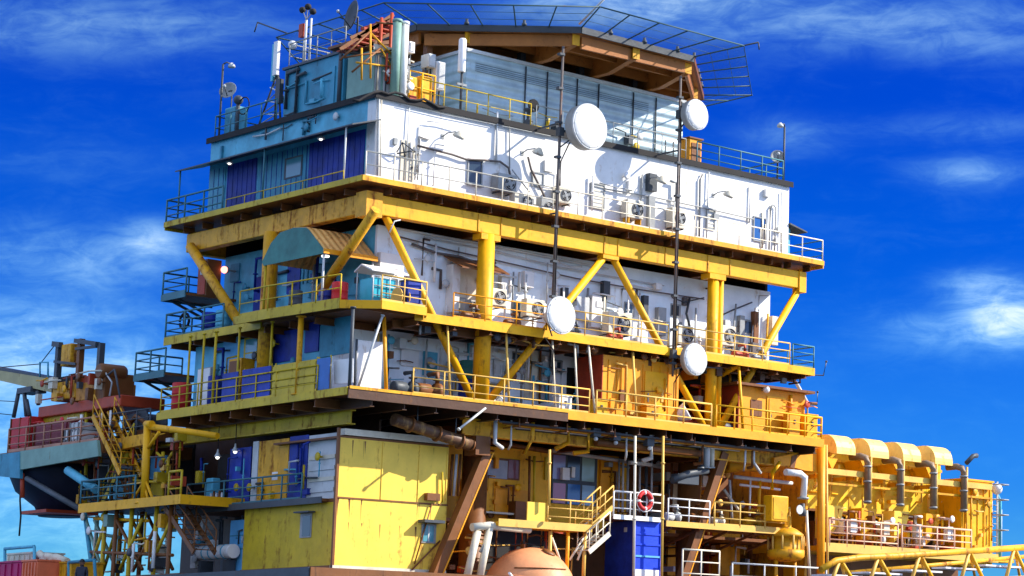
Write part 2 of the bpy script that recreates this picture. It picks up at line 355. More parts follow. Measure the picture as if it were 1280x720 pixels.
# blue cladding below the side awning
for (a, c, m, l) in ((455,385,blue,"dark blue"),(383,323,tealdk,"green-blue"),(321,284,blue,"dark blue"),(283,264,teal,"pale teal")):
    y0 = S(a, 200, -.02).y; y1 = S(c, 220, -.02).y
    bx("cladding_panel", m, ub, -.035, -.004, max(y0, .66), y1-.02, ZU+.06, 33.15)["label"] = l+" cladding panel under the awning"
f = bx("window", dgrey, ub, -.06, -.037, *sr(356,196,378,222,-.04)); y0,y1,z0,z1 = sr(358,198,376,220,-.06)
bx("pane", paneT, f, -.068, -.062, y0, y1, z0, z1)
b = MB()
for k in range(30):
    y = 1.0+k*.4
    b.box(-.05, -.036, y, y+.03, ZU+.08, 33.1)
b.build("cladding_seam", blue, ub)
aw = MB().prism([(-1.35,-.35,32.93),(-1.35,-.35,32.99),(-.0,-.35,33.42),(-.0,-.35,33.36)], (0,14.1,0)).build("awning", dgrey, ub)
for y in (.3, 6.5, 13.5): tb("awning_post", railT if y > 1 else lgrey, ub, [(-1.22,y,ZU),(-1.22,y,32.98)], .04)
for (px,py) in ((287,202),(401,176)):
    p = S(px, py, -.75); l = MB().lathe([(.05,0),(.16,-.1),(.16,-.16)], (p.x,p.y,33.08), (0,0,1), 12).build("ceiling_lamp", lgrey, ub)
    MB().sphere((p.x,p.y,32.93), .08, 10, 6).build("bulb", lampon, l)
# windows of the sunlit wall
for (q, m, nb) in (((585,201,601,229),pane,0),((739,231,754,260),lgrey,6),((665,217,678,232),lgrey,0),((884,262,892,286),lgrey,5),((942,273,956,301),paneB,0)):
    x0,x1,z0,z1 = fr(*q); f = MB()
    for r in ((x0-.06,x1+.06,z0-.06,z0),(x0-.06,x1+.06,z1,z1+.06),(x0-.06,x0,z0,z1),(x1,x1+.06,z0,z1)): f.box(r[0],r[1],-.07,-.003,r[2],r[3])
    f = f.build("window", grey, ub); bx("pane", m, f, x0, x1, -.03, -.006, z0, z1)
    if nb:
        s_ = MB()
        for k in range(nb): s_.box(x0, x1, -.05, -.033, z0+(z1-z0)*(k+.25)/nb, z0+(z1-z0)*(k+.55)/nb)
        s_.build("louvre", cream, f)
    if m is pane: bx("sill", grey, f, x0-.1, x1+.1, -.16, -.08, z0-.14, z0-.062)
for q in ((493,183,514,232),(758,228,762,270)):                   # doors
    pass
x0,x1,z0,z1 = fr(500,176,517,226); d = bx("door", cream, ub, x0, x1, -.05, -.004, ZU, z1); bx("handle", dgrey, d, x1-.14, x1-.08, -.1, -.052, ZU+1, ZU+1.12)
# pipes, conduits and cables fixed to the wall
def wpipe(px, pts, r, m, y=-.09, name="downpipe"):
    return tb(name, m, ub, [V((F(a,b_,y).x, y, F(a,b_,y).z)) for a,b_ in pts], r, 6)
for pts, r, m in ([(474,124),(472,226)],.04,lgrey),([(477,124),(475,226)],.03,cream),([(512,132),(506,232)],.025,lgrey),([(622,140),(620,205)],.05,lgrey),([(878,218),(875,225),(874,302)],.05,grey),([(886,215),(883,303)],.035,lgrey),([(966,256),(963,260),(961,318)],.05,grey),([(967,256),(970,260),(968,318)],.04,lgrey),([(637,148),(637,210)],.03,grey),([(803,218),(800,275)],.04,grey),([(977,240),(976,318)],.03,lgrey): wpipe(0, pts, r, m)
for pts, r, m in ([(756,236),(820,247),(885,261),(942,274)],.035,grey),([(522,182),(545,188),(565,193),(582,199),(603,200),(625,202),(636,210),(638,222)],.05,mast),([(660,196),(664,212),(672,228),(680,244),(683,262)],.05,mast),([(640,212),(650,225),(662,240)],.03,grey),([(500,130),(560,144),(640,160),(688,170)],.02,grey): wpipe(0, pts, r, m, -.14, "conduit")
# hose bracket / small ladder by the corner
b = MB(); P = lambda a,c,y=-.35: F(a,c,y)
b.tube([F(496,190,-.05),F(503,178,-.5),F(514,186,-.5),F(519,190,-.05)], .03, 6); b.tube([F(496,192,-.05),F(519,188,-.5)], .03, 6); b.tube([F(503,178,-.5),F(506,196,-.05)], .03, 6)
b.build("davit_bracket", dgrey, ub)
b = MB(); 
for px in (520.5, 524): b.tube([F(px,188,-.2),F(px-2,225,-.2)], .025, 6)
for k in range(7): b.tube([F(520.5-k*.25,191+k*5,-.2),F(524-k*.25,191.6+k*5,-.2)], .018, 5)
b.build("ladder", grey, ub)
x0,x1,z0,z1 = fr(811,217,821,239,-.25); e = bx("equipment_cabinet", dgrey, ub, x0, x1, -.3, -.004, z0, z1, bev=.02)
x0,x1,z0,z1 = fr(812,245,822,286,-.25); bx("cable_duct", grey, ub, x0, x1-.1, -.2, -.004, ZU, z1)
# porch at the far right end
bx("porch_wall", teal, ub, 23.83, 24.2, .3, 2.4, ZU, 32.4)
MB().prism([(23.83,-.1,32.5),(25.0,-.1,32.25),(25.0,-.1,32.31),(23.83,-.1,32.58)], (0,3.2,0)).build("porch_roof", dgrey, ub)
# white stains / patch of cream paint round the floodlights
# ------------------------------------------------------------------ floodlights on the wall (goosenecks)
def floodlight(px, py, label):
    p = F(px, py, -.75); t = T("floodlight", label, "wall lamp", (p.x,0,p.z), "floodlights on the white wall")
    tb("arm", grey, t, [(p.x-.32,-.004,p.z+.0),(p.x-.28,-.3,p.z+.12),(p.x-.1,-.6,p.z+.16),(p.x,-.7,p.z+.10)], .03, 6)
    MB().lathe([(.07,.20),(.12,.14),(.26,-.02),(.28,-.10)], (p.x,-.75,p.z), (.15,-.35,.9), 14).build("shade", cream, t)
    MB().lathe([(.24,0),(.2,-.04)], V((p.x,-.75,p.z))-V((.15,-.35,.9)).normalized()*.105, (.15,-.35,.9), 14).build("lens", lgrey, t)
    bx("wall_plate", grey, t, p.x-.4, p.x-.24, -.03, -.003, p.z-.1, p.z+.1)
floodlight(574,169,"cream gooseneck floodlight on the white wall above the louvred dark window")
floodlight(673,190,"gooseneck floodlight on the white wall just left of the first mast")
floodlight(827,225,"gooseneck floodlight on the white wall above the dark cable duct")
floodlight(911,243,"gooseneck floodlight highest on the right end of the white wall, clear of other fittings")
# ------------------------------------------------------------------ air conditioners
def ac_unit(label, p, wd=.95, h=.72, d=.36, m=cream, dark_fan=True, stand=0, back=None, group="outdoor air conditioner units"):
    t = T("air_conditioner", label, "air conditioner", p, group); x, y, z = p
    bx("casing", m, t, x-wd/2, x+wd/2, y, y+d, z, z+h, bev=.025)
    cx = x+wd*.14; r = min(h, wd)*.40
    MB().lathe([(r,0),(r,-.02),(r*.92,-.03),(r*.92,-.0)], (cx,y-.002,z+h/2), (0,1,0), 20).build("fan_ring", grey, t)
    MB().lathe([(r*.9,0),(r*.9,-.008)], (cx,y-.003,z+h/2), (0,1,0), 20).build("fan_opening", dark if dark_fan else dgrey, t)
    b = MB()
    for k in range(4):
        a = k*math.pi/2+.4; b.bar((cx,y-.018,z+h/2),(cx+math.cos(a)*r*.8,y-.014,z+h/2+math.sin(a)*r*.8), .12*r/.3, .006, (0,1,0))
    b.lathe([(r*.25,0),(r*.25,-.02)], (cx,y-.012,z+h/2), (0,1,0), 10)
    b.build("fan_blade", grey, t)
    g = MB()
    for q in (.35,.65,.93):
        n = 20
        g.tube([(cx+math.cos(2*math.pi*j/n)*r*q, y-.035, z+h/2+math.sin(2*math.pi*j/n)*r*q) for j in range(n+1)], .008, 4)
    g.build("fan_guard", lgrey, t)
    for s_ in (-1, 1):
        if stand: bx("stand_leg", yellow if stand > .5 else grey, t, x+s_*wd*.36-.03, x+s_*wd*.36+.03, y+.02, y+d-.02, z-stand, z-.003)
        elif back is not None: MB().bar((x+s_*wd*.36,y,z-.03),(x+s_*wd*.36,back-.003,z-.03),.05,.05).build("bracket", dgrey, t)
    return t
def acp(px, py, y): p = F(px, py, y); return (p.x, y, p.z)
ac_unit("beige air conditioner with its grille in dark shadow, below the louvred dark window's right", acp(634,240,-.6), 1.0, .8, .5, grey, back=0)
ac_unit("white air conditioner with round black fan standing on the upper deck", acp(655,262,-.75), 1.05, .72, .4, cream, stand=.0)
ac_unit("grey air conditioner on the upper deck hard against the first mast's left side", acp(684,272,-.6), .7, .9, .4, grey)
ac_unit("beige air conditioner high on the white wall just right of the first mast", acp(705,254,-.5), .75, .75, .4, cream, back=0)
ac_unit("beige air conditioner on tall yellow legs in the dishes' shadow of the white wall", acp(794,273,-.6), .95, .85, .45, cream, stand=.62)
ac_unit("tall beige air conditioner behind the second mast on the white wall", acp(848,285,-.5), .8, .95, .45, cream, back=0)
# ================================================================== UPPER DECK (z 30.62)
ud = T("deck", "topmost walkway deck with yellow edge and rusty brown underside round the white block", "deck", (0,0,30.4), "open decks of the platform")
bx("deck_plate", brown, ud, -1.30, 25.0, -1.22, 14.4, 30.46, ZU)
bx("edge_beam", yellowR, ud, -1.34, 25.04, -1.28, -1.223, 30.48, ZU+.08)
bx("edge_beam", olive, ud, -1.36, -1.303, -1.22, 14.44, 30.46, ZU+.08)
bx("edge_beam", yellowR, ud, 25.003, 25.06, -1.22, 14.4, 30.34, ZU+.1)
bx("edge_beam", olive, ud, -1.30, 25.0, 14.403, 14.46, 30.34, ZU+.1)
for k in range(20): MB().ibeam((.3+k*1.27,-.92,30.3),(.3+k*1.27,-.4,30.3),.12,.28,.03).build("bracket_beam", brown, ud)
for k in range(9): MB().ibeam((-.95,.6+k*1.6,30.3),(-.4,.6+k*1.6,30.3),.12,.28,.03).build("bracket_beam", brown, ud)
for k in range(12): MB().ibeam((1.2+k*2.0,-.2,30.2),(1.2+k*2.0,13.2,30.2),.2,.5,.04).build("joist", brown, ud)
ye = -1.24
guardrail([(-1.2,ye,ZU),(24.95,ye,ZU)], "long pale grey guardrail along the sunlit edge of the topmost walkway", railW, sp=1.35)
guardrail([(24.95,-1.2,ZU),(24.95,4.4,ZU),(24.3,4.4,ZU)], "teal guardrail at the far right end of the topmost walkway against the sky", railT, nr=3)
guardrail([(-1.3,9.6,ZU),(-1.3,14.36,ZU),(2,14.36,ZU)], "dark teal guardrail round the far left end of the topmost walkway", railT, nr=3, r=.04)
guardrail([(-1.3,.2,ZU),(-1.3,9.3,ZU)], "low olive guardrail below the blue cladding on the topmost walkway's shaded side", olive, h=.45, nr=1, r=.02, toe=False)
# ================================================================== STEEL FRAME between main deck and top deck
fm = T("steel_frame", "tall yellow steel frame of girders, round columns and V-shaped braces carrying the topmost deck", "steel frame", (0,0,21.8))
bx("girder", yellow, fm, .02, 24.3, -.70, -.28, 29.29, 30.12, bev=.03)
bx("girder", yellowR, fm, -.72, -.29, .0, 13.5, 29.29, 30.12, bev=.03)
for x in (5.5,12.2,18.6): MB().ibeam((x,-.28,29.6),(x,13.3,29.6),.35,.7,.05).build("girder", brown, fm)
MB().ibeam((-.28,6.1,29.55),(24,6.1,29.55),.35,.7,.05).build("girder", brown, fm)
MB().ibeam((-.28,13.2,29.55),(24,13.2,29.55),.35,.7,.05).build("girder", olive, fm)
for x in (4.9,6.1,11.8,12.6,15.4,18.0,19.4): bx("stiffener", yellowR, fm, x-.03, x+.03, -.735, -.703, 29.33, 30.08)
def col_(x, y, z0, z1, r, m=yellow): return tb("column", m, fm, [(x,y,z0),(x,y,z1)], r, 20)
col_(5.5,-.5,21.8,29.27,.36); col_(18.55,-.5,21.8,29.27,.27); tb("column", yellow, fm, [(19.05,-.45,21.8),(19.05,-.45,29.27)], .15, 14)
tb("column", yellowR, fm, [(-.9,6.1,ZU-8.8),(-.9,6.1,29.27)], .33, 20)
for x, y in ((5.5,-.5),(18.55,-.5)):
    MB().box(x-.5,x+.5,y-.32,y+.32,29.0,29.26).build("node_plate", yellow, fm)
def brace(a, b_, r, m=yellow): return tb("brace", m, fm, [a, b_], r, 14)
brace((.35,-.5,29.3),(5.15,-.5,22.0),.16); brace((12.05,-.5,29.3),(5.85,-.5,22.0),.17)
brace((12.4,-.5,29.3),(18.2,-.5,22.0),.16); brace((24.1,-.5,29.3),(19.1,-.5,22.0),.17)
brace(S(238,308,-.95),S(302,408,-.95),.22,yellowR); brace(S(470,262,-.85),S(400,366,-.85),.21,yellowR)
for x in (12.2,): MB().box(x-.45,x+.45,-.72,-.28,29.1,29.27).build("node_plate", yellow, fm)
MB().box(23.9,24.35,-.76,-.25,29.1,30.1).build("node_plate", yellow, fm)
MB().box(-.78,.0,-.78,-.0,29.15,30.2).build("node_plate", yellowR, fm)
b = MB().tube([(.4,-.78,28.6),(.6,-.8,29.1),(.9,-.78,29.2)], .03, 6); b.build("hook", lgrey, fm)
# ================================================================== ROOF OF THE UPPER BLOCK: hangar, helideck and equipment
RZ = ZR+.14
hg = T("hangar", "pale grey-blue ribbed hangar under the helideck on the white block's roof", "building", (12,2,RZ))
bx("wall", hangar_m, hg, 6.25, 19.0, 2.5, 2.62, RZ, 38.1); bx("wall", hangar_m, hg, 6.25, 6.37, 2.623, 11, RZ, 38.1)
bx("wall", hangar_m, hg, 18.88, 19.0, 2.623, 11, RZ, 38.1); bx("wall", hangar_m, hg, 6.373, 18.877, 10.9, 11, RZ, 38.1)
bx("roof", lgrey, hg, 6.15, 19.1, 2.38, 11.1, 38.103, 38.25)
for px, py in ((656,130),(683,140),(722,100),(749,100),(792,120),(820,140)):
    x = F(px, py, 2.45).x; tb("downpipe", dgrey, hg, [(x,2.45,RZ),(x,2.45,38.05)], .035, 6)
for px in (656,730,797): x = F(px, 90, 2.45).x; bx("roof_post", dark, hg, x-.14, x+.14, 2.6, 2.9, 38.253, 38.7)
for k in range(5): bx("vent_slat", dgrey, hg, 6.7, 16.8, 2.465, 2.497, 37.67-k*.09, 37.66-k*.09)
# helideck
HX, HY, HZ, HW, HS = 13.45, 7.85, 39.38, 8.55, 3.35
def octo(hw, s_, z): return [V((HX+a, HY+c, z)) for a, c in ((-s_,-hw),(s_,-hw),(hw,-s_),(hw,s_),(s_,hw),(-s_,hw),(-hw,s_),(-hw,-s_))]
hd = T("helideck", "brown octagonal helideck with blue safety nets overhanging the hangar", "helideck", (HX,HY,HZ))
MB().prism(octo(HW, HS, HZ-.18), (0,0,.18)).build("deck_plate", deckbrown, hd)
o8 = octo(HW, HS, HZ)
for i in range(8):
    a, c = o8[i], o8[(i+1)%8]; MB().bar(a+V((0,0,-.06)), c+V((0,0,-.06)), .1, .3).build("edge_beam", brown if i in (1,2) else dgrey, hd)
    inn = (V((HX,HY,HZ))-(a+c)/2).normalized()
    MB().bar(a.lerp(c,.04)+inn*.35+V((0,0,-.55)), a.lerp(c,.96)+inn*.35+V((0,0,-.45)), .14, .54).build("fascia_beam", deckbrown, hd)
def yspan(x, hw=HW-.45, s_=HS-.2):
    d = abs(x-HX); e = hw if d <= s_ else hw-(d-s_); return HY-e, HY+e
for x in (6.7,10.1,13.45,16.8,20.2):
    a, c = yspan(x)
    MB().prism([(x-.02,a-.25,HZ-.2),(x-.02,a-.25,HZ-.62),(x-.02,a+1.6,HZ-1.03),(x-.02,c-1.6,HZ-1.03),(x-.02,c+.25,HZ-.62),(x-.02,c+.25,HZ-.2)], (.04,0,0)).build("girder", deckbrown, hd)
    MB().bar((x,a-.25,HZ-.64),(x,a+1.6,HZ-1.05),.3,.05).build("girder_flange", deckbrown, hd)
    MB().bar((x,a+1.6,HZ-1.05),(x,c-1.6,HZ-1.05),.3,.05).build("girder_flange", deckbrown, hd)
    bx("girder_end", yellowR, hd, x-.2, x+.2, a-.3, a-.255, HZ-.70, HZ-.2)
for k in range(9):
    y = .9+k*1.75; e = HY-y; d = abs(e); hx = HW-.5 if d <= HS else HW-.5-(d-HS)
    MB().bar((HX-hx,y,HZ-.42),(HX+hx,y,HZ-.42),.14,.44).build("joist", deckbrown, hd)
for x, y in ((5.6,4.6),(5.6,11.0),(20.6,5.0),(20.6,11.5)): bx("leg", brown, hd, x-.15, x+.15, y-.15, y+.15, RZ, HZ-.64)
MB().tube([(20.6,5.0,RZ+.3),(19.15,5.0,38.0)], .1, 10).build("leg_brace", brown, hd)
# nets: one frame per side, tilted outwards and upwards
n8 = octo(HW+2.45, HS+.95, HZ+.35)
for i in range(8):
    a, c, d, e = o8[i]+V((0,0,.05)), o8[(i+1)%8]+V((0,0,.05)), n8[(i+1)%8], n8[i]
    if i == 7: pass
    fr_ = MB().tube([a, e, d, c], .038, 6).build("net_frame", netf, hd)
    L1, L2 = (c-a).length, (d-e).length; W_ = ((d+e)/2-(a+c)/2).length
    MB().quad(a, c, d, e, [(0,0),(L1,0),((L1+L2)/2,W_),((L1-L2)/2,W_)]).build("net", net, fr_)
    for k in range(1,5): MB().tube([a.lerp(c,k/5), e.lerp(d,k/5)], .034, 6).build("net_strut", netf, fr_)
    for k in range(1,3): MB().tube([a.lerp(e,k/3), c.lerp(d,k/3)], .012, 5).build("net_wire", netf, fr_)
for (a, c) in ((0,.25),(0,.55),(0,.85),(1,.05),(1,.45),(1,.6),(1,.8),(7,.3),(7,.65)):
    p = o8[a].lerp(o8[(a+1)%8], c); MB().lathe([(.12,0),(.12,.1),(.07,.14),(.07,.26),(.0,.28)], p+V((0,0,.09)), (0,0,1), 10).build("edge_lamp", dgrey, hd)
# poles sticking up and out at the helideck edge
for a, c, lab in ((Z(724,30,39.7), Z(756,-2,40.6), "slanting pale whip pole rising from the helideck's front corner"),):
    t = T("whip_antenna", lab, "antenna", a); tb("rod", lgrey, t, [a, c], .05, 6); tb("tip", dgrey, t, [c, c+V((0,0,.4))], .03, 6)
for pts, lab in (([Z(915,60,39.75), Z(948,53,39.95), Z(949,62,39.6)], "thin wind-sock arm reaching past the helideck's right net"),([S(360,42,3.0), S(322,28,3.0), S(318,40,3.0)], "thin bent arm sticking out left of the helideck's net")):
    t = T("wind_sensor", lab, "antenna", pts[0]); tb("arm", dgrey, t, pts[:2], .04, 6); tb("drop_rod", dgrey, t, pts[1:], .035, 6)
# roof cabin on the left
rc = T("roof_cabin", "dark teal roof cabin near the corner of the white block's roof", "building", (.3,5,RZ))
bx("wall", tealdk, rc, .3, 3.4, 3.05, 7.7, RZ, 36.95); bx("roof", dgrey, rc, .2, 3.5, 2.95, 7.8, 36.953, 37.06)
y0,y1,z0,z1 = sr(402,108,418,140,.3); bx("door", tealdk, rc, .25, .297, y0, y1, RZ, RZ+1.9)
tb("pipe", dgrey, rc, [(.24,6.6,RZ),(.24,6.6,36.9)], .05); tb("pipe", dgrey, rc, [(.24,3.9,36.2),(.24,5.4,36.1)], .04)
tb("pipe", dgrey, rc, [(.24,3.25,RZ),(.24,3.25,36.9)], .09)
rp = T("plant_room", "pale green-grey plant room with louvred panels beside the twin roof exhausts", "building", (1.2,2.6,RZ))
bx("wall", green, rp, .35, 1.55, .9, 2.85, RZ, 36.7); bx("louvre_panel", lgrey, rp, .85, 1.35, .84, .897, RZ+.3, RZ+1.4); bx("louvre_panel", grey, rp, .42, .7, .85, .897, RZ+.2, RZ+1.9)
bx("parapet", cream, rp, .3, 1.6, .86, .9, 36.703, 36.95)
rcb = T("roof_locker", "white locker cabinet on the roof between the plant room and the exhausts", "locker", (1.9,1.2,RZ)); bx("cabinet", white, rcb, 1.65, 2.2, 1.0, 1.7, RZ, 36.2, bev=.02); bx("door", lgrey, rcb, 1.7, 2.15, .975, .997, RZ+.1, 36.1)
for a,b_,r,m,l in ((F(497,24,.5),F(497,108,.5),.19,green,"grey-green vertical exhaust pipe, left one of the roof pair"),(F(507,27,.55),F(507,110,.55),.16,white,"white vertical exhaust pipe, right one of the roof pair")):
    t = T("exhaust_pipe", l, "exhaust", (a.x,a.y,RZ), "roof exhaust pair"); tb("pipe", m, t, [(a.x,a.y,RZ),(a.x,a.y,a.z)], r, 16); MB().lathe([(r*1.15,0),(r*1.15,.12)], (a.x,a.y,a.z-.14), (0,0,1), 16).build("collar", m, t); MB().lathe([(r*1.5,0),(r*1.5,.08)], (a.x,a.y,RZ), (0,0,1), 16).build("flange", grey, t)
# orange stair tower up to the helideck
st = T("stair_tower", "red-orange access stair tower from the roof up to the helideck", "stairs", (1.5,4,RZ))
for px,py in ((420,66),(437,60),(477,22),(490,16)):
    p = S(px,py,1.3) if px < 450 else F(px,py,1.6); tb("post", redox, st, [(p.x,p.y,RZ if px > 450 else 37.06),(p.x,p.y,p.z)], .07, 6)
for a, c in (((425,62),(492,18)),((438,48),(490,24)),((432,66),(488,42)),((446,45),(480,64)),((440,58),(492,52)),((455,36),(492,40))):
    A, B_ = F(*a,1.9), F(*c,1.9); MB().bar(A, B_, .06, .16).build("stringer", brown if a[1] > 47 else redox, st)
for a, c in (((425,75),(462,40)),((462,40),(492,70)),((440,90),(476,60)),((476,60),(494,92)),((430,72),(494,62)),((452,60),(452,100)),((463,30),(463,98)),((470,28),(492,30)),((445,78),(494,84))): tb("truss_bar", yellowR if c[1] > 65 else brown, st, [F(*a,.75),F(*c,.75)], .045, 6)
b = MB()
for k in range(8): p = F(438,62,1.8).lerp(F(488,34,1.8), k/7); b.box(p.x-.22,p.x+.22,1.6,2.5,p.z-.03,p.z+.02)
b.build("tread", redox, st)
bx("landing", redox, st, F(474,22,2).x, F(494,22,2).x, 1.7, 3.4, 38.2, 38.32)
bx("landing", brown, st, .3, 2.2, 2.2, 4.4, 37.3, 37.42)
# yellow frame, tanks
ys = T("yellow_skid", "bright yellow pump skid with tube frame on the roof behind the white block's edge", "machine", (2.8,1.1,RZ))
x0,x1,z0,z1 = fr(510,92,542,118,.9); bx("tank", yellow, ys, x0+.08, x0+(x1-x0)*.42, .9, 1.6, RZ+.15, z1-.2, bev=.06); bx("tank", yellow, ys, x0+(x1-x0)*.5, x1-.05, .9, 1.6, RZ+.15, z1-.05, bev=.06)
for x in (x0, (x0+x1)/2, x1): tb("frame_post", yellow, ys, [(x,.8,RZ),(x,.8,z1)], .04, 6)
for z in (RZ+.25, (RZ+z1)/2+.1, z1): tb("frame_rail", yellow, ys, [(x0,.8,z),(x1,.8,z)], .035, 6)
for px,py,pw,h,m,l in ((550,112,13,1.25,white,"plain white box cabinet standing right of the yellow roof skid"),(540,84,10,.6,lgrey,"small white box raised on the roof behind the yellow skid"),(515,66,8,.5,white,"small white box high on the roof beside the white exhaust")):
    p = F(px,py,1.3); t = T("equipment_box", l, "cabinet", (p.x,1.3,RZ), "white roof cabinets"); wd = pw/28/2
    bx("cabinet", m, t, p.x-wd, p.x+wd, 1.3, 1.9, p.z, p.z+h, bev=.02); bx("door", lgrey, t, p.x-wd+.05, p.x+wd-.05, 1.275, 1.297, p.z+.06, p.z+h-.06)
    if p.z > RZ+.2:
        for s_ in (-1,1): tb("leg", dgrey, t, [(p.x+s_*wd*.7,1.6,RZ),(p.x+s_*wd*.7,1.6,p.z)], .04, 6)
    else: bx("plinth", dgrey, t, p.x-wd, p.x+wd, 1.35, 1.85, RZ, p.z-.003)
pa = T("panel_antenna", "white cylinder antenna on a dark post at the hangar's left corner", "antenna", (4.65,.6,RZ))
tb("post", dgrey, pa, [(4.65,.6,RZ),(4.65,.6,36.6)], .06); MB().lathe([(.16,0),(.17,.03),(.17,1.45),(.12,1.52)], (4.62,.6,36.5), (0,0,1), 14).build("radome", white, pa); bx("bracket", grey, pa, 4.4, 4.9, .55, .65, 35.9, 36.0)
# roof edge guardrail (front)
guardrail([(2.3,.15,RZ),(8.1,.15,RZ)], "yellow-green guardrail on the white block's roof in front of the yellow skid", olive, sp=1.2, r=.025, toe=False)
guardrail([(8.4,.15,RZ),(17.2,.15,RZ)], "grey guardrail along the roof edge before the hangar", grey, sp=1.5, r=.022, toe=False)
guardrail([(17.9,.15,RZ),(23.5,.15,RZ),(23.5,5,RZ)], "blue-grey guardrail on the bare right end of the white block's roof", railT, sp=1.25, r=.035, nr=3, toe=False)
guardrail([(.1,7.9,RZ),(.1,13.0,RZ),(3,13.0,RZ)], "dark teal guardrail on the roof's far left corner", railT, sp=1.2, r=.03, toe=False)
for px, py, l in ((661,150,"dark valve cluster at the hangar's foot on the white block's roof edge"),):
    p = F(px,py,.5); t = T("valve_cluster", l, "machine", (p.x,.5,RZ)); MB().lathe([(.2,0),(.2,.4),(.1,.5),(.1,.8),(.25,.85),(.25,.95)], (p.x,.5,RZ), (0,0,1), 12).build("body", dgrey, t); MB().lathe([(.3,0),(.3,.05)], (p.x+.1,.3,RZ+1.1), (0,1,0), 14).build("handwheel", dark, t); tb("pipe", olive, t, [(p.x+.2,.5,RZ+.2),(p.x+1.1,.5,RZ+.2),(p.x+1.1,.5,RZ+.7)], .09)
bxo = T("vent_box", "small rusty orange-brown vent box on the roof below the far dish", "vent", (17.8,.5,RZ))
x0,x1,z0,z1 = fr(862,174,877,206,.4); bx("casing", orange, bxo, x0, x1, .4, 1.2, RZ, z1, bev=.02); bx("opening", brown, bxo, x0+.1, x1-.1, .37, .397, RZ+.15, z1-.2); bx("cap", brown, bxo, x0-.06, x1+.06, .34, 1.26, z1+.003, z1+.07)
b = MB()
# dishes
def drum_dish(c, r, label, depth=.55, cone=False, mount=None, nrm=(.08,-1,.02)):
    t = T("dish_antenna", label, "dish antenna", c, "microwave drum dishes"); n = V(nrm).normalized(); c = V(c)
    MB().lathe([(r*.97,0),(r*.95,.02),(r*.7,.07),(r*.35,.10),(.0,.11)], c, n, 36).build("radome", dishw, t)
    if cone: MB().lathe([(r,.0),(r*1.01,-.06),(r*.8,-.32),(r*.35,-.75),(r*.3,-.9)], c-n*.004, n, 32).build("back_cone", lgrey, t)
    else: MB().lathe([(r,0),(r*1.01,-.05),(r*1.0,-depth),(r*.6,-depth-.28),(r*.22,-depth-.38)], c-n*.004, n, 36).build("drum", grey, t)
    MB().lathe([(r*1.02,.01),(r*1.035,-.01),(r*1.035,-.07),(r*1.02,-.08)], c-n*.012, n, 36).build("rim", lgrey, t)
    if mount is not None:
        m0 = V(mount); k = c-n*(.9 if cone else depth+.38); MB().bar(k, m0+V((0,0,0)), .12, .12).build("mount_arm", dgrey, t); tb("strut", dgrey, t, [c-n*depth*.9+V((-.5*r,0,-.5*r)), m0+V((0,0,-.7))], .035, 6)
        MB().box(m0.x-.13,m0.x+.13,m0.y-.13,m0.y+.13,m0.z-.2,m0.z+.2).build("clamp", dgrey, t)
    b = MB(); x_ = n.cross(V((0,0,1))).normalized(); y_ = x_.cross(n)
    for k in range(12): an = k*math.pi/6; b.lathe([(.03,0),(.03,.04)], c+(x_*math.cos(an)+y_*math.sin(an))*r*.93, n, 6)
    b.build("rim_bolt", lgrey, t)
    if mount is not None: tb("feed_cable", dark, t, [c-n*(depth+.3), c-n*(depth+.5)+V((-.2,.1,-.7)), V(mount)+V((.1,0,-1.3)), V(mount)+V((.1,0,-2.4))], .03, 6)
    return t
MY = -1.65
def masted(pts, label):
    a, c = pts; t = T("mast", label, "mast", (c.x,MY,c.z), "slim antenna masts before the white wall")
    tb("pole", mast, t, [V((c.x,MY,c.z)), V((a.x,MY,a.z))], .058, 10)
    z = c.z+.6
    while z < a.z-.3:
        bx("clamp", dgrey, t, c.x-.13, c.x+.13, MY-.11, MY+.11, z-.05, z+.05); z += 1.55
    for zz in (30.5, 34.5): MB().bar((c.x,MY+.08,zz),(c.x,-.2 if zz > 34 else -1.3,zz),.07,.07).build("stay_arm", dgrey, t)
    tb("feeder_cable", dark, t, [(c.x+.12,MY,a.z-1.2),(c.x+.1,MY-.02,(a.z+c.z)/2),(c.x+.12,MY,c.z+.3)], .03, 6)
    return t
masted((V((8.37,0,38.03)), V((8.27,0,26.2))), "first slim rusty mast, carrying the largest white dish and a lower cone-backed dish")
masted((V((15.22,0,38.03)), V((15.2,0,24.0))), "second slim rusty mast right of the largest dish, reaching down to the lowest dish")
p = F(738,158,-2.5); drum_dish(p, 1.0, "largest white drum dish, high on the first mast before the hangar", .55, mount=(8.36,MY,p.z-.3))
p = F(872,143,-2.3); drum_dish(p, .70, "white drum dish at the second mast's top beside the helideck edge", .4, mount=(15.22,MY,p.z))
p = F(702,394,-2.5); drum_dish(p, .80, "white dish with a dark cone back at the first mast's foot, before the middle deck", .4, cone=True, mount=(8.3,MY,p.z-.1))
p = F(870,449,-2.3); drum_dish(p, .72, "white drum dish at the second mast's foot, lowest of the dishes", .3, mount=(15.2,MY,p.z+.2))
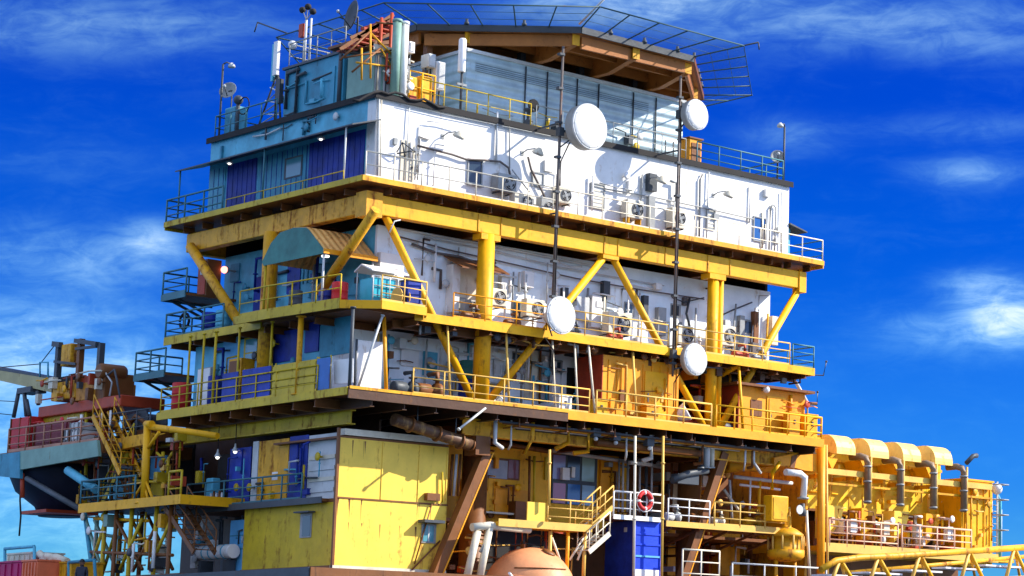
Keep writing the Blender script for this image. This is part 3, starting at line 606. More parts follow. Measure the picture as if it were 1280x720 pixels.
# lamp poles and small dishes at roof corners
def lamp_pole(x, y, h, label, side=1, m=dgrey):
    t = T("lamp_pole", label, "lamp pole", (x,y,RZ), "lamp poles on the roof corners"); tb("pole", m, t, [(x,y,RZ),(x,y,RZ+h)], .05, 8); tb("arm", m, t, [(x,y,RZ+h),(x-side*.12,y-.1,RZ+h+.1),(x-side*.35,y-.1,RZ+h+.06)], .035, 6)
    MB().lathe([(.06,.12),(.16,0),(.16,-.1)], (x-side*.38,y-.1,RZ+h), (0,0,1), 12).build("lamp_head", lgrey, t); return t
lamp_pole(23.6,.2,2.85,"lamp pole on the roof's far right corner above the end of the white wall")
lamp_pole(.3,13.0,3.6,"lamp pole on the roof's far left corner beside a small grey dish", side=-1)
def small_dish(c, r, nrm, label, m, foot):
    t = T("small_dish", label, "dish antenna", foot, "small roof dishes"); n = V(nrm).normalized(); c = V(c)
    MB().lathe([(.03,-.24*r),(r*.45,-.17*r),(r*.8,-.05*r),(r,.08*r),(r*.97,.1*r),(r*.78,-.02*r),(r*.44,-.13*r),(.02,-.2*r)], c, n, 24).build("reflector", m, t)
    tb("feed_arm", dgrey, t, [c+V((0,0,-r*.8)), c+n*r*.9], .025, 6); MB().sphere(c+n*r*.9, .08, 8, 6).build("feed_horn", lgrey, t)
    tb("post", dgrey, t, [V(foot), V((foot[0],foot[1],c.z)), c-n*.1], .05, 8); return t
p = S(285,113,.6); small_dish(p, .42, (-.8,-.5,.3), "small grey dish on the roof's far left corner", grey, (.75,p.y-.1,RZ))
p = S(440,20,1.2); small_dish(p, .72, (-.93,.2,.15), "round blue-grey dish seen nearly edge-on above the orange stair tower", dgrey, (1.5,p.y,37.06))
p = F(972,196,.5); small_dish(p, .36, (-.6,-.8,.3), "small grey dish on the roof's right corner by the lamp pole", grey, (p.x+.1,.6,RZ))
t = T("antenna_cabinet", "small teal cabinet with dark gear beside the far left roof lamp pole", "cabinet", (.5,12.3,RZ)); y0,y1,z0,z1 = sr(281,134,295,158,.5); bx("cabinet", teal, t, .5, 1.1, y0, y1, RZ, z1, bev=.02); bx("door", tealdk, t, .475, .497, y0+.06, y1-.06, RZ+.1, z1-.08)
t = T("gear_post", "dark pump post with coiled hose on the far left of the roof", "machine", (.5,11.0,RZ)); p = S(298,125,.5); tb("post", dgrey, t, [(.5,p.y,RZ),(.5,p.y,p.z+.1)], .09); MB().sphere((.5,p.y,p.z), .22, 10, 8).build("head", dgrey, t); MB().tube([(.5,p.y-.5+.45*math.cos(k*.5),p.z-.35+.4*math.sin(k*.5)) for k in range(13)], .03, 6).build("hose", dark, t)
# lattice tripod with panel antennas
t = T("antenna_tripod", "lattice tripod mast with two tall white panel antennas on the left roof", "antenna", (.5,8.6,RZ)); q = S(347,90,.5)
for dx, dy in ((0,1.5),(.9,.2),(-.0,-.5)): tb("leg", dgrey, t, [(.5+dx,q.y+dy,RZ),(.5,q.y,q.z)], .05, 6)
tb("pole", dgrey, t, [(.5,q.y,RZ),(.5,q.y,38.5)], .06)
for k in range(4): z = RZ+.3+k*.5; e = 1-(z-RZ)/(q.z-RZ); b = MB().tube([(.5,q.y+1.5*e,z),(.5,q.y-.5*e,z+.35)], .03, 5); b.build("lattice_bar", grey, t)
for k in range(3): z = RZ+.5+k*.55; e = 1-(z-RZ)/(q.z-RZ); MB().tube([(.5,q.y-.5*e,z),(.5,q.y+1.5*e,z+.3)], .03, 5).build("lattice_bar", lgrey, t)
bx("panel", teal, t, .38, .5, q.y+.18, q.y+.36, 36.7, 38.4); bx("panel", white, t, .3, .44, q.y-.22, q.y+.1, 36.9, 38.45); bx("junction_box", dgrey, t, .4, .6, q.y-.4, q.y-.1, 35.6, 36.7)
# floodlight cluster pole on the cabin roof
t = T("floodlight_cluster", "pole with a cluster of small dark floodlights above the teal roof cabin", "lamp pole", (1.0,6.0,37.06)); p = S(383,25,1.0)
tb("pole", lgrey, t, [(1.0,p.y,37.06),(1.0,p.y,p.z)], .06); bx("control_box", redox, t, .9, 1.1, p.y+.1, p.y+.42, p.z-.75, p.z-.15)
tb("pole", lgrey, t, [(1.0,p.y-.4,37.06),(1.0,p.y-.4,p.z)], .05)
for (px,py) in ((378,12),(385,8),(391,14)): q = S(px,py,.9); MB().lathe([(.05,.1),(.15,.02),(.15,-.08)], q, (-.6,-.6,.3), 10).build("lamp_head", dark, t); tb("bracket", grey, t, [q, (1.0,p.y,p.z)], .025, 5)
p = S(366,56,.6); MB().sphere(p, .2, 12, 8).build("camera_dome", white, t)
guardrail([(.4,3.2,37.06),(.4,7.6,37.06),(3.3,7.6,37.06)], "grey guardrail on top of the teal roof cabin", grey, sp=1.1, r=.025, toe=False)

clutter(rp, 1, .88, .4, 2.2, RZ, 36.6, 16, 5, (cream,white,railW,dgrey,redox), .25)
clutter(rc, 0, .3, 3.2, 7.4, RZ, 36.8, 12, 6, (tealdk,teal,dgrey), .12)
clutter(ub, 1, 0, .6, 23.2, ZU+.4, ZR-.3, 24, 7, (lgrey,grey,cream,white,white), .2)
clutter(ub, 0, 0, 1, 12.8, 33.5, ZR-.1, 12, 8, (teal,tealdk,lgrey,dgrey), .15)
clutter(hg, 1, 2.5, 6.6, 18.5, RZ, RZ+1.4, 24, 9, (dgrey,grey,olive,lgrey), .5)
wave = [(-.17, .0), (.4, .06), (.9, -.02), (1.4, .08), (1.9, .0)]
tb("roof_edge_hose", dark, ub, [F(440+k*9, 125-2.2*k+3*math.sin(k*1.7) if k < 4 else 113+(k-4)*2.3+3*math.sin(k*1.7), -.2) for k in range(14)], .06, 6)
# ================================================================== MIDDLE BLOCK AND MIDDLE DECK (z 25.25)
ZM = 25.25
mb = T("accommodation_block", "recessed middle accommodation block under the topmost deck, with many air conditioners", "building", (1,1,ZM))
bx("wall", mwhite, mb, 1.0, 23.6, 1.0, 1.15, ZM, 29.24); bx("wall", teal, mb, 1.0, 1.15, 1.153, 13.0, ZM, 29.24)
bx("wall", white, mb, 23.45, 23.6, 1.153, 13.0, ZM, 29.24); bx("wall", dgrey, mb, 1.153, 23.447, 12.85, 13.0, ZM, 29.24)
def wl(par, q, m, x, name="panel", th=.05, **k):
    y0,y1,z0,z1 = sr(*q, x); return bx(name, m, par, x-th, x-.004, y0, y1, z0, z1, **k)
def wf(par, q, m, y, name="panel", th=.05, **k):
    x0,x1,z0,z1 = fr(*q, y); return bx(name, m, par, x0, x1, y-th, y-.004, z0, z1, **k)
d = wl(mb, (318,346,333,398), blue, 1.0, "door"); d["label"] = "dark blue door leaf"; y0,y1,z0,z1 = sr(320,375,322,378,.93); bx("handle", lgrey, d, .9, .945, y0, y1, z0, z1)
wl(mb, (289,330,300,352), tealdk, 1.0, "window"); wl(mb, (360,330,376,366), blue, 1.0, "window")
p = S(286,338,.6); l = MB().lathe([(.08,0),(.14,.05),(.14,.2)], (p.x,p.y,p.z), (-1,0,0), 12).build("bulkhead_lamp", grey, mb); MB().sphere((p.x-.22,p.y,p.z), .16, 12, 8).build("bulb", lampred, l); bx("lamp_arm", grey, mb, p.x, .997, p.y-.04, p.y+.04, p.z-.04, p.z+.04)
# front fittings
wf(mb, (470,318,500,350), white, 1.0, "sheet", .3); 
d = wf(mb, (557,332,566,392), white, 1.0, "door_jamb", .5); wf(mb, (568,334,598,392), cream, 1.0, "door", .3)
x0,x1,z0,z1 = fr(566,322,602,334,.3); MB().prism([(x0,-.4,z0-.2),(x0,-.4,z0-.14),(x0,.996,z1+.1),(x0,.996,z1+.04)], (x1-x0+1.0,0,0)).build("door_canopy", brown, mb)
for q, m in (((622,345,632,372),lgrey),((651,340,663,360),white),((750,352,758,370),dgrey),((700,360,706,378),dgrey),((716,372,732,400),lgrey),((735,370,747,410),white),((800,370,806,395),dgrey),((818,385,828,420),grey),((920,395,926,440),grey),((938,390,944,430),brown),((960,396,968,432),cream)): wf(mb, q, m, 1.0, "wall_box", .28, bev=.015)
for q in ((640,376,652,398),(780,378,792,396),(838,380,850,396),(930,400,941,418)):
    f = wf(mb, q, grey, 1.0, "window", .06); x0,x1,z0,z1 = fr(*q,.93); bx("pane", pane, f, x0+.07, x1-.07, .925, .936, z0+.07, z1-.07)
def mp(pts, r, m, y, name="pipe", par=None): return tb(name, m, par or mb, [F(a,c,y) for a,c in pts], r, 7)
for pts, r, m, nm in ([(500,296),(560,312),(640,330),(720,348),(800,362),(880,374)],.035,mast,"cable"),([(515,305),(545,316),(575,321),(600,330)],.06,mast,"cable"),([(484,283),(560,297),(640,312),(690,322),(760,336)],.05,lgrey,"pipe"),([(530,296),(620,314),(700,334),(830,357)],.03,lgrey,"pipe"),([(735,360),(733,412)],.06,grey,"pipe"),([(757,368),(755,418)],.07,dgrey,"pipe"),([(642,340),(640,388)],.04,grey,"pipe"),([(800,366),(797,425)],.05,lgrey,"pipe"),([(862,372),(858,392),(862,408)],.06,dgrey,"pipe"),([(870,385),(868,435)],.05,lgrey,"pipe"),([(920,380),(914,442)],.05,grey,"pipe"),([(944,385),(938,446)],.04,lgrey,"pipe"),([(960,392),(957,450)],.05,yellow,"pipe"),([(885,395),(900,395),(915,388),(940,378)],.04,dgrey,"conduit"),([(700,372),(724,376),(745,372),(776,384)],.03,dgrey,"conduit"),([(615,365),(640,356),(660,362)],.03,dgrey,"conduit"),([(840,372),(856,378),(880,372)],.03,dgrey,"conduit"):
    mp(pts, r, m, .82, nm)
bx("gap_shade_panel", dark, mb, 1.0, 23.6, 12.86, 13.0, 29.243, 30.4); bx("gap_shade_panel", dark, mb, 23.46, 23.6, 1.2, 12.85, 29.243, 30.4)  # added dark panels close the gap under the deck, standing in for shade
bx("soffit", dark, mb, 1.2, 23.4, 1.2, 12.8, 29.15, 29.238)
# air conditioners in front of the middle block
ac_unit("white air conditioner with round fan behind the thick yellow column, middle deck", acp(622,382,.1), .95, .75, .38, cream, back=1.0)
ac_unit("white air conditioner with round fan on the middle deck left of the cone-backed dish", acp(669,396,.1), 1.0, .78, .4, cream, back=1.0)
ac_unit("biggest white air conditioner, by the diagonal brace on the middle deck, above rusty pumps", acp(775,418,.1), 1.35, 1.0, .5, cream, back=1.0)
ac_unit("white air conditioner just right of the second mast, above the lowest dish", acp(857,431,.1), .9, .9, .4, cream, back=1.0)
ac_unit("yellowed air conditioner immediately right of the twin yellow column, middle deck", acp(910,432,.1), 1.0, .95, .4, cream, back=1.0)
ac_unit("small white air conditioner unit with grey fan near the left orange post, middle deck", acp(589,392,.1), .7, .6, .35, grey, back=1.0)
# pumps and clutter along the middle deck
def pump(p, label, m=brown, s=1.0, rot=0, m2=None):
    t = T("pump", label, "pump", p, "small pumps and motors on the decks"); x, y, z = p; m2 = m2 or dgrey
    bx("skid", m2, t, x-.55*s, x+.55*s, y-.22*s, y+.22*s, z, z+.1*s)
    MB().lathe([(.12*s,-.5*s),(.2*s,-.48*s),(.22*s,-.4*s),(.22*s,.0),(.14*s,.04*s),(.1*s,.2*s),(.27*s,.24*s),(.27*s,.42*s),(.1*s,.46*s)], (x,y,z+.36*s), (1,0,0), 16).build("motor", m, t)
    for e in (-.35,.33): bx("foot", m2, t, x+e*s-.08*s, x+e*s+.08*s, y-.15*s, y+.15*s, z+.1*s+.002, z+.2*s)
    tb("outlet_pipe", m, t, [(x+.33*s,y,z+.6*s),(x+.33*s,y,z+.95*s),(x+.33*s,y+.5*s,z+.95*s)], .08*s, 8)
    MB().lathe([(.15*s,0),(.15*s,.05*s)], (x+.33*s,y,z+.72*s), (0,0,1), 12).build("flange", m2, t); return t
for px, py, lab, m, s in ((588,396,"dark rusty pump on the middle deck left of the thick yellow column",brown,.9),(640,404,"rusty pump on the middle deck right of the thick yellow column",brown,.8),(715,415,"dark pump right of the cone-backed dish on the middle deck",dgrey,.8),(768,425,"rusty pump under the biggest air conditioner",redox,.8),(925,448,"red-brown pump at the right part of the middle deck",redox,.9),(948,452,"grey pump near the right end of the middle deck",grey,.8)):
    p = F(px,py,-.7); pump((p.x,-.7,ZM), lab, m, s)
md = T("deck", "middle walkway deck with bright yellow edge between the white blocks", "deck", (0,0,ZM), "open decks of the platform")
bx("deck_plate", brown, md, -1.5, 24.2, -1.5, 13.4, ZM-.14, ZM)
bx("edge_beam", yellow, md, 1.3, 24.25, -1.56, -1.503, ZM-.3, ZM+.06); bx("edge_beam", olive, md, -1.56, -1.503, 5.5, 13.45, ZM-.3, ZM+.06); bx("edge_beam", yellow, md, 24.203, 24.26, -1.5, 13.4, ZM-.3, ZM+.06)
MB().prism([(-2.4,6.2,ZM-.02),(-2.4,3.6,ZM-.02),(-2.05,-1.2,ZM-.02),(-.9,-2.35,ZM-.02),(1.36,-2.19,ZM-.02),(1.7,-1.57,ZM-.02),(1.0,6.2,ZM-.02)], (0,0,.14)).build("corner_plate", brown, md)
e = [V(q) for q in ((-2.42,6.2,ZM),(-2.42,3.6,ZM),(-2.07,-1.2,ZM),(-.9,-2.38,ZM),(1.38,-2.22,ZM),(1.75,-1.6,ZM))]
for i, (a, c) in enumerate(zip(e, e[1:])): MB().bar(a, c, .06, .34).build("edge_beam", olive if i < 2 else yellow, md)
MB().ibeam((1.0,-.4,ZM-.36),(24.1,-.4,ZM-.36),.2,.36,.04).build("beam", brown, md)
for k in range(13): MB().ibeam((1.5+k*1.85,-1.48,ZM-.32),(1.5+k*1.85,1.4,ZM-.32),.16,.3,.03).build("joist", brown, md)
for k in range(7): MB().ibeam((-1.48,1.5+k*1.9,ZM-.32),(1.4,1.5+k*1.9,ZM-.32),.16,.3,.03).build("joist", brown, md)
MB().prism([(19.4,-1.4,ZM-.32),(19.4,1.2,ZM-.32),(19.4,1.2,ZM-.95),(19.4,-.2,ZM-.7)], (.2,0,0)).build("gusset", yellow, md)
ym = -1.52
guardrail([(3.2,ym,ZM),(8.1,ym,ZM)], "orange-yellow guardrail on the middle deck across the thick yellow column", orange, sp=1.5, nr=3)
guardrail([(8.6,ym,ZM),(15.0,ym,ZM)], "yellow guardrail on the middle deck between the two masts", railY, sp=1.5, nr=3)
guardrail([(15.5,ym,ZM),(22.6,ym,ZM)], "yellow guardrail on the middle deck right of the second mast", railY, sp=1.6, nr=3)
guardrail([(22.8,ym,ZM),(24.2,ym,ZM),(24.2,4,ZM)], "dark teal guardrail at the middle deck's right end against the sky", railT, nr=3, r=.035)
guardrail([(-1.52,8.6,ZM),(-1.52,13.4,ZM),(1,13.4,ZM)], "dark teal guardrail at the middle deck's left end", railT, nr=3, r=.04)
guardrail([(-2.42,5.8,ZM+.12),(-2.42,3.6,ZM+.12),(-2.07,-1.2,ZM+.12)], "olive guardrail of the corner platform under the green canopy", olive, nr=2, sp=1.5, r=.03)
guardrail([(-.9,-2.36,ZM+.12),(1.36,-2.2,ZM+.12)], "pale yellow guardrail on the corner platform's sunlit short side", railY, nr=3, sp=1.1, r=.03)
# corner platform: canopy, drums, tank
cn = T("canopy", "mansard canopy with green tarpaulin end and rusty corrugated slope over the corner platform", "canopy", (-1.7,3,ZM))
pr = [(5.4,27.75),(4.75,28.5),(4.1,28.86),(3.1,28.94),(2.15,28.84),(1.9,28.7),(.7,27.72)]; b = MB()
sl = MB()
for (a, c) in zip(pr, pr[1:]): sl.prism([(-1.7,a[0],a[1]),(-1.7,c[0],c[1]),(-1.7,c[0],c[1]+.05),(-1.7,a[0],a[1]+.05)], (2.5,0,0))
sl.build("roof_sheet", sheetO, cn)
MB().prism([(-1.73,y,z+.03) for y,z in pr]+[(-1.73,.75,27.6),(-1.73,5.25,27.6)], (.025,0,0)).build("end_panel", tarp, cn)
bx("eave_trim", orange, cn, -1.76, .85, .64, .698, 27.60, 27.80)
for x,y in ((-1.65,.8),(-1.65,5.2),(.7,.8)): tb("post", lgrey if y < 1 else olive, cn, [(x,y,ZM+.12),(x,y,27.72)], .05)
l = MB().lathe([(.16,0),(.16,.06)], (-1.2,1.4,27.6), (0,0,1), 12).build("lamp", lampon, cn)
def drum(c, label, m, r=.3, h=.9, cat="drum", group="oil drums on the decks"):
    t = T("drum", label, cat, c, group); MB().lathe([(r*.96,0),(r,.02),(r,h*.32),(r*1.04,h*.335),(r,h*.35),(r,h*.64),(r*1.04,h*.655),(r,h*.67),(r,h*.98),(r*.97,h)], c, (0,0,1), 20).build("shell", m, t)
    MB().lathe([(r*.9,0),(r*.9,.01)], V(c)+V((0,0,h+.002)), (0,0,1), 20).build("lid", m, t); MB().lathe([(.05,0),(.05,.04)], V(c)+V((r*.5,0,h+.012)), (0,0,1), 8).build("bung", lgrey, t); return t
def dr(px, py, y, z): p = Z(px, py, z); return (p.x, p.y, z)
zc = ZM+.125
drum((-1.2,.2,zc), "bright red drum under the canopy on the corner platform", red, .33, 1.0); drum((-1.35,.95,zc), "dark blue drum next to the red one on the corner platform", blue, .32, .75); drum((-1.75,2.6,zc), "dark drum at the shaded edge of the corner platform", dgrey, .28, .85)
t = T("water_tank", "square translucent teal water tank in a white cage on the corner platform", "tank", (.2,-.6,zc)); bx("tank", paint("teal_plastic", (.05,.45,.55), rust=0, rough=.3), t, -.35, .75, -.9, .1, zc+.15, zc+1.25, bev=.06); bx("pallet", railW, t, -.4, .8, -.95, .15, zc, zc+.12)
for x in (-.4,-.02,.4,.8): tb("cage_bar", lgrey, t, [(x,-.97,zc+.12),(x,-.97,zc+1.3)], .025, 6)
for z in (.5,.9,1.3): tb("cage_bar", lgrey, t, [(-.4,-.97,zc+z),(.8,-.97,zc+z)], .025, 6)
t = T("tarpaulin_cover", "white tarpaulin cover on a frame above the teal water tank", "cover", (.2,-.4,zc)); MB().prism([(-.5,-1.0,zc+1.55),(-.5,-.2,zc+1.85),(-.5,.3,zc+1.6),(-.5,.3,zc+1.54),(-.5,-.2,zc+1.79),(-.5,-1.0,zc+1.49)], (1.8,0,0)).build("sheet", white, t)
for x in (-.4,1.2): tb("post", lgrey, t, [(x,.2,zc),(x,.2,zc+1.56)], .03, 6)
t = T("crate", "navy blue crate at the sunlit rail of the corner platform", "crate", (1.0,-1.9,zc)); x0,x1,z0,z1 = fr(509,352,526,370,-2.0); bx("body", blue, t, x0, x1, -2.05, -1.5, zc, z1, bev=.02); bx("lid", dgrey, t, x0-.03, x1+.03, -2.08, -1.47, z1+.003, z1+.06)
t = T("cable_reel", "pale cable reel standing on the corner platform beside the navy crate", "reel", (.5,-1.9,zc))
for x in (.25,.62): MB().lathe([(.4,0),(.4,.05)], (x,-1.7,zc+.4), (1,0,0), 18).build("flange", railY, t)
MB().lathe([(.25,0),(.25,.32)], (.3,-1.7,zc+.4), (1,0,0), 18).build("coil", dark, t)
# left balconies
def balcony(x0, x1, y0, y1, z, label, rl, m=railT):
    t = T("balcony", label, "balcony", (x0,y0,z), "small balconies on the shaded side"); bx("floor", brown, t, x0, x1, y0, y1, z-.1, z); bx("edge_beam", m, t, x0-.05, x0-.003, y0, y1, z-.2, z+.08); bx("edge_beam", m, t, x0-.05, x1, y1+.003, y1+.05, z-.2, z+.08)
    MB().bar((x0+.2,(y0+y1)/2,z-.14),(x1,(y0+y1)/2,z-1.0),.1,.1).build("bracket", dgrey, t)
    MB().bar((x0+.2,y1-.3,z-.14),(x1,y1-.3,z-1.0),.1,.1).build("bracket", dgrey, t)
    guardrail([(x0,y0,z),(x0,y1,z),(x1,y1,z)], rl, m, nr=3, r=.04, sp=1.4)
balcony(-1.5, 1.0, 11.9, 13.9, 27.2, "highest small balcony on the shaded side, holding dark gear", "teal guardrail of the highest small balcony on the shaded side")
balcony(-1.5, .8, 13.3, 15.9, 23.75, "lowest and farthest small balcony jutting left over the crane side", "teal guardrail of the lowest, farthest small balcony")
t = T("switch_cabinet", "dark rusty switch cabinet on the highest small balcony", "cabinet", (-.9,11.8,27.2)); bx("cabinet", brown, t, -.4, .3, 12.1, 12.9, 27.2, 28.9, bev=.02); bx("door", redox, t, -.43, -.403, 12.2, 12.8, 27.3, 28.8); bx("gauge_box", lgrey, t, -.46, -.432, 12.35, 12.6, 28.2, 28.5)
drum((-.9,9.6,ZM), "teal drum on the middle deck's left end", teal, .35, .95); drum((-1.0,10.6,ZM), "dark blue drum at the middle deck's left end beside a teal one", blue, .35, .95)
t = T("valve_post", "dark coiled hose on a post at the middle deck's far left", "machine", (-1.2,12.4,ZM)); tb("post", dgrey, t, [(-1.2,12.4,ZM),(-1.2,12.4,ZM+1.2)], .07); MB().tube([(-1.2,12.4+.4*math.cos(k*.55),ZM+.75+.35*math.sin(k*.55)) for k in range(12)], .06, 6).build("hose", dark, t)
# ================================================================== LOWER BLOCK ON THE MAIN DECK (z 21.8)
ZD = 21.8
lb = T("accommodation_block", "lowest accommodation block, cream front and blue-green side, standing on the main deck", "building", (.8,1.5,ZD))
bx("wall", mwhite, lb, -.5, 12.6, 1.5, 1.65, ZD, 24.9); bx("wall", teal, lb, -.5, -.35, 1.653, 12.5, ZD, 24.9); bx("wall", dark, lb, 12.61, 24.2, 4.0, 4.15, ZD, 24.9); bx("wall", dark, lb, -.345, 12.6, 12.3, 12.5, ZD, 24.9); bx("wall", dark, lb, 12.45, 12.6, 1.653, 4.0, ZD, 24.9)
bx("wall", brown, lb, 24.05, 24.2, 4.153, 12.5, ZD, 24.9); bx("roof", dark, lb, -.5, 24.2, 1.5, 12.5, 24.903, 24.94)
for q, m in (((280,422,298,466),sky_blue),((342,414,372,452),blue),((383,392,400,440),blue),((402,394,440,444),tealdk),((254,434,268,500),teal),((306,462,338,500),teal)): wl(lb, q, m, -.5, "panel", .06)
for q in ((306,422,322,460),(323,420,338,458)):
    f = wl(lb, q, olive, -.5, "window", .06); y0,y1,z0,z1 = sr(*q,-.56); m = (z0+z1)/2
    for a, c in ((z0+.06,m-.03),(m+.03,z1-.06)): bx("pane", paneT, f, -.575, -.563, y0+.06, y1-.06, a, c)
for q, m in (((500,438,522,458),white),((528,440,545,470),teal),((549,436,560,470),white),((616,450,628,470),lgrey),((655,430,672,500),cream),((705,420,716,446),dgrey),((676,445,690,500),lgrey)): wf(lb, q, m, 1.5, "panel", .1)
f = wf(lb, (708,460,721,500), dark, 1.5, "doorway", .03)
for q in ((640,440,652,456),(690,450,702,466)):
    f = wf(lb, q, grey, 1.5, "window", .06); x0,x1,z0,z1 = fr(*q,1.43); bx("pane", pane, f, x0+.06, x1-.06, 1.425, 1.436, z0+.06, z1-.06)
for pts, r, m in ([(520,420),(560,424),(620,432),(700,440)],.05,dgrey),([(676,428),(674,505)],.05,brown),([(646,425),(644,470)],.04,grey),([(534,424),(530,490)],.05,lgrey),([(600,430),(598,490)],.06,grey),([(688,440),(686,500)],.04,dgrey),([(486,418),(484,480)],.05,teal): mp(pts, r, m, 1.3, "pipe", lb)
# sheets at the shaded corner
t = T("wind_screen", "pale tarpaulin windscreen with blue shadow shapes hung at the main deck's corner", "screen", (-1.2,.4,ZD))
q = [F(447,425,-.9),F(481,428,-.9),F(479,487,-.9),F(446,484,-.9)]; MB().prism(q, (0,.03,0)).build("sheet", white, t); 
for px in (446,482): a = F(px,424,-.92); tb("post", teal if px > 460 else dgrey, t, [(a.x,-.92,ZD),(a.x,-.92,a.z)], .05)
q = [S(441,448,-1.6),S(417,450,-1.6),S(418,480,-1.6),S(441,478,-1.6)]; MB().prism(q, (.03,0,0)).build("side_sheet", white, t)
# plank and panel barriers on the shaded rail
XL = -1.93
def sidep(name, label, cat, q, m, nsl=0, m2=None):
    y0,y1,z0,z1 = sr(*q, XL); t = T(name, label, cat, (XL,y0,ZD)); bx("panel", m, t, XL-.02, XL+.02, y0, y1, ZD+.08, z1)
    for k in range(nsl): bx("slat", m2 or m, t, XL-.06, XL-.023, y0, y1, ZD+.12+k*(z1-ZD-.1)/nsl, ZD+.12+(k+.72)*(z1-ZD-.1)/nsl)
    for y in (y0+.04, y1-.04): tb("post", olive, t, [(XL+.06,y,ZD),(XL+.06,y,z1+.1)], .03, 6)
    return t
sidep("barrier_panel", "narrow dark blue barrier panel on the shaded side of the main deck", "panel", (278,466,297,498), blue)
sidep("barrier_panel", "wide dark blue barrier panel between olive posts on the shaded side of the main deck", "panel", (303,460,338,495), blue)
sidep("plank_barrier", "barrier of olive-yellow planks on the shaded side of the main deck", "barrier", (342,453,395,488), olive, 4, olive)
sidep("barrier_panel", "faded blue barrier panel next to the pale tarpaulin at the main deck's corner", "panel", (396,448,412,485), paint("faded_blue_paint", (.05,.16,.45), rust=.2))
for px,y0_,m,r in ((270,425,olive,.06),(300,410,olive,.05),(340,415,olive,.05),(377,388,yellowR,.12),(255,430,olive,.05),(237,440,olive,.05),(441,395,dgrey,.07)):
    p = S(px,y0_,-1.9); t = T("deck_post", {270:"olive post left of the narrow blue barrier panel, carrying the middle deck",300:"thin olive post between the two dark blue barrier panels",340:"thin olive post at the left end of the plank barrier",377:"thick olive-yellow post rising through the plank barrier",255:"olive post near the red drum at the main deck's left end",237:"thin olive post at the left end of the main deck, beside pale sheeting",441:"dark post at the main deck's front corner"}[px], "post", (-1.9,p.y,ZD), "posts between main and middle decks")
    tb("shaft", m, t, [(-1.9,p.y,ZD),(-1.9,p.y,ZM-.16)], r); MB().lathe([(r*2.2,0),(r*2.2,.04)], (-1.9,p.y,ZD+.002), (0,0,1), 10).build("base_plate", m, t); MB().lathe([(r*1.8,0),(r*1.8,.05)], (-1.9,p.y,ZM-.22), (0,0,1), 10).build("cap_plate", m, t)
for px, m, r, l in ((485,orange,.08,"orange post nearest the main deck's front corner"),(565,railY,.05,"pale yellow post left of the thick yellow column, main deck"),(639,railY,.05,"yellow post just right of the thick yellow column, main deck"),(697,railW,.045,"pale post below the cone-backed dish, main deck"),(725,railW,.045,"pale post before the dark red container end, main deck"),(798,railY,.06,"pale yellow post in front of the orange container, main deck"),(931,yellow,.07,"yellow post before the orange cabin's left edge")):
    p = F(px,440,-1.7); t = T("deck_post", l, "post", (p.x,-1.7,ZD), "posts between main and middle decks"); tb("shaft", m, t, [(p.x,-1.7,ZD),(p.x,-1.3,ZM-.3)], r); MB().lathe([(r*2.2,0),(r*2.2,.04)], (p.x,-1.7,ZD+.002), (0,0,1), 10).build("base_plate", m, t)
# clutter on the main deck front
def front(px, py, y): p = F(px, py, y); return (p.x, y, ZD)
for px, l, m, s, y in ((505,"dark grey pump in the shade left of the first deck brace, main deck",dgrey,1.2,-.6),(535,"brown compressor pump beside the diagonal brace, main deck",brown,1.3,-.4),(615,"white-painted pump just right of the thick yellow column, main deck",lgrey,1.0,-.2),(700,"small pale pump under the pale post, main deck",railW,.8,-.6),(865,"red-brown pump below the lowest dish, main deck",redox,1.2,.0),(912,"dark pump between the twin yellow column and orange cabin",dgrey,1.0,-.3)):
    pump(front(px,500,y), l, m, s)
p = front(584,470,.6); drum(p, "blue drum behind the thick yellow column, main deck", blue, .36, 1.25); drum((p[0],p[1],ZD+1.29), "green drum stacked on the blue drum behind the thick yellow column", tarp, .34, .8)
b = front(470,480,0)
# orange container
oc = T("shipping_container", "orange steel container with dark red shaded end on the main deck", "container", (13.2,-.9,ZD))
xa = F(753,480,-.95).x; xb = F(846,480,-.95).x; ya = S(722,480,xa).y
xa_c, xb_c = xa, xb
bx("body", orange, oc, xa+.01, xb, -.95, ya, ZD+.02, 24.7); bx("end_wall", redox, oc, xa-.03, xa+.007, -.95, ya, ZD+.02, 24.7)
for k in range(9): bx("rib", orange, oc, xa+.3+k*.5, xa+.42+k*.5, -.99, -.953, ZD+.2, 24.5)
x0 = xa+(xb-xa)*.55; d = bx("door", yellow, oc, x0, x0+1.3, -1.04, -.993, ZD+.15, 24.2); bx("handle", grey, d, x0+.15, x0+.2, -1.09, -1.043, 22.8, 23.2)
oc2 = T("control_cabin", "orange control cabin with framed door and white lamp, right end of the main deck", "building", (21.5,-.6,ZD))
xa = F(924,500,-.7).x; xb = F(1006,510,-.7).x
bx("wall", orange, oc2, xa, xb, -.7, 3.2, ZD+.02, 24.15); bx("side_wall", redox, oc2, xa-.04, xa-.003, -.7, 3.2, ZD+.02, 24.15); bx("roof", brown, oc2, xa-.5, xb+.3, -1.1, 3.3, 24.153, 24.27)
wf(oc2, (958,496,981,541), yellow, -.7, "door_frame", .05); x0,x1,z0,z1 = fr(961,499,978,540,-.75); d = bx("door", orange, oc2, x0, x1, -.78, -.753, ZD+.05, z1); bx("handle", dgrey, d, x0+.08, x0+.14, -.82, -.783, ZD+1, ZD+1.15)
wf(oc2, (938,500,952,520), brown, -.7, "window", .03)
p = F(958,487,-1.0); MB().sphere((p.x,p.y,p.z), .17, 10, 8).build("lamp", dishw, oc2); bx("lamp_arm", grey, oc2, p.x-.03, p.x+.03, -1.0, -.703, p.z-.03, p.z+.03)
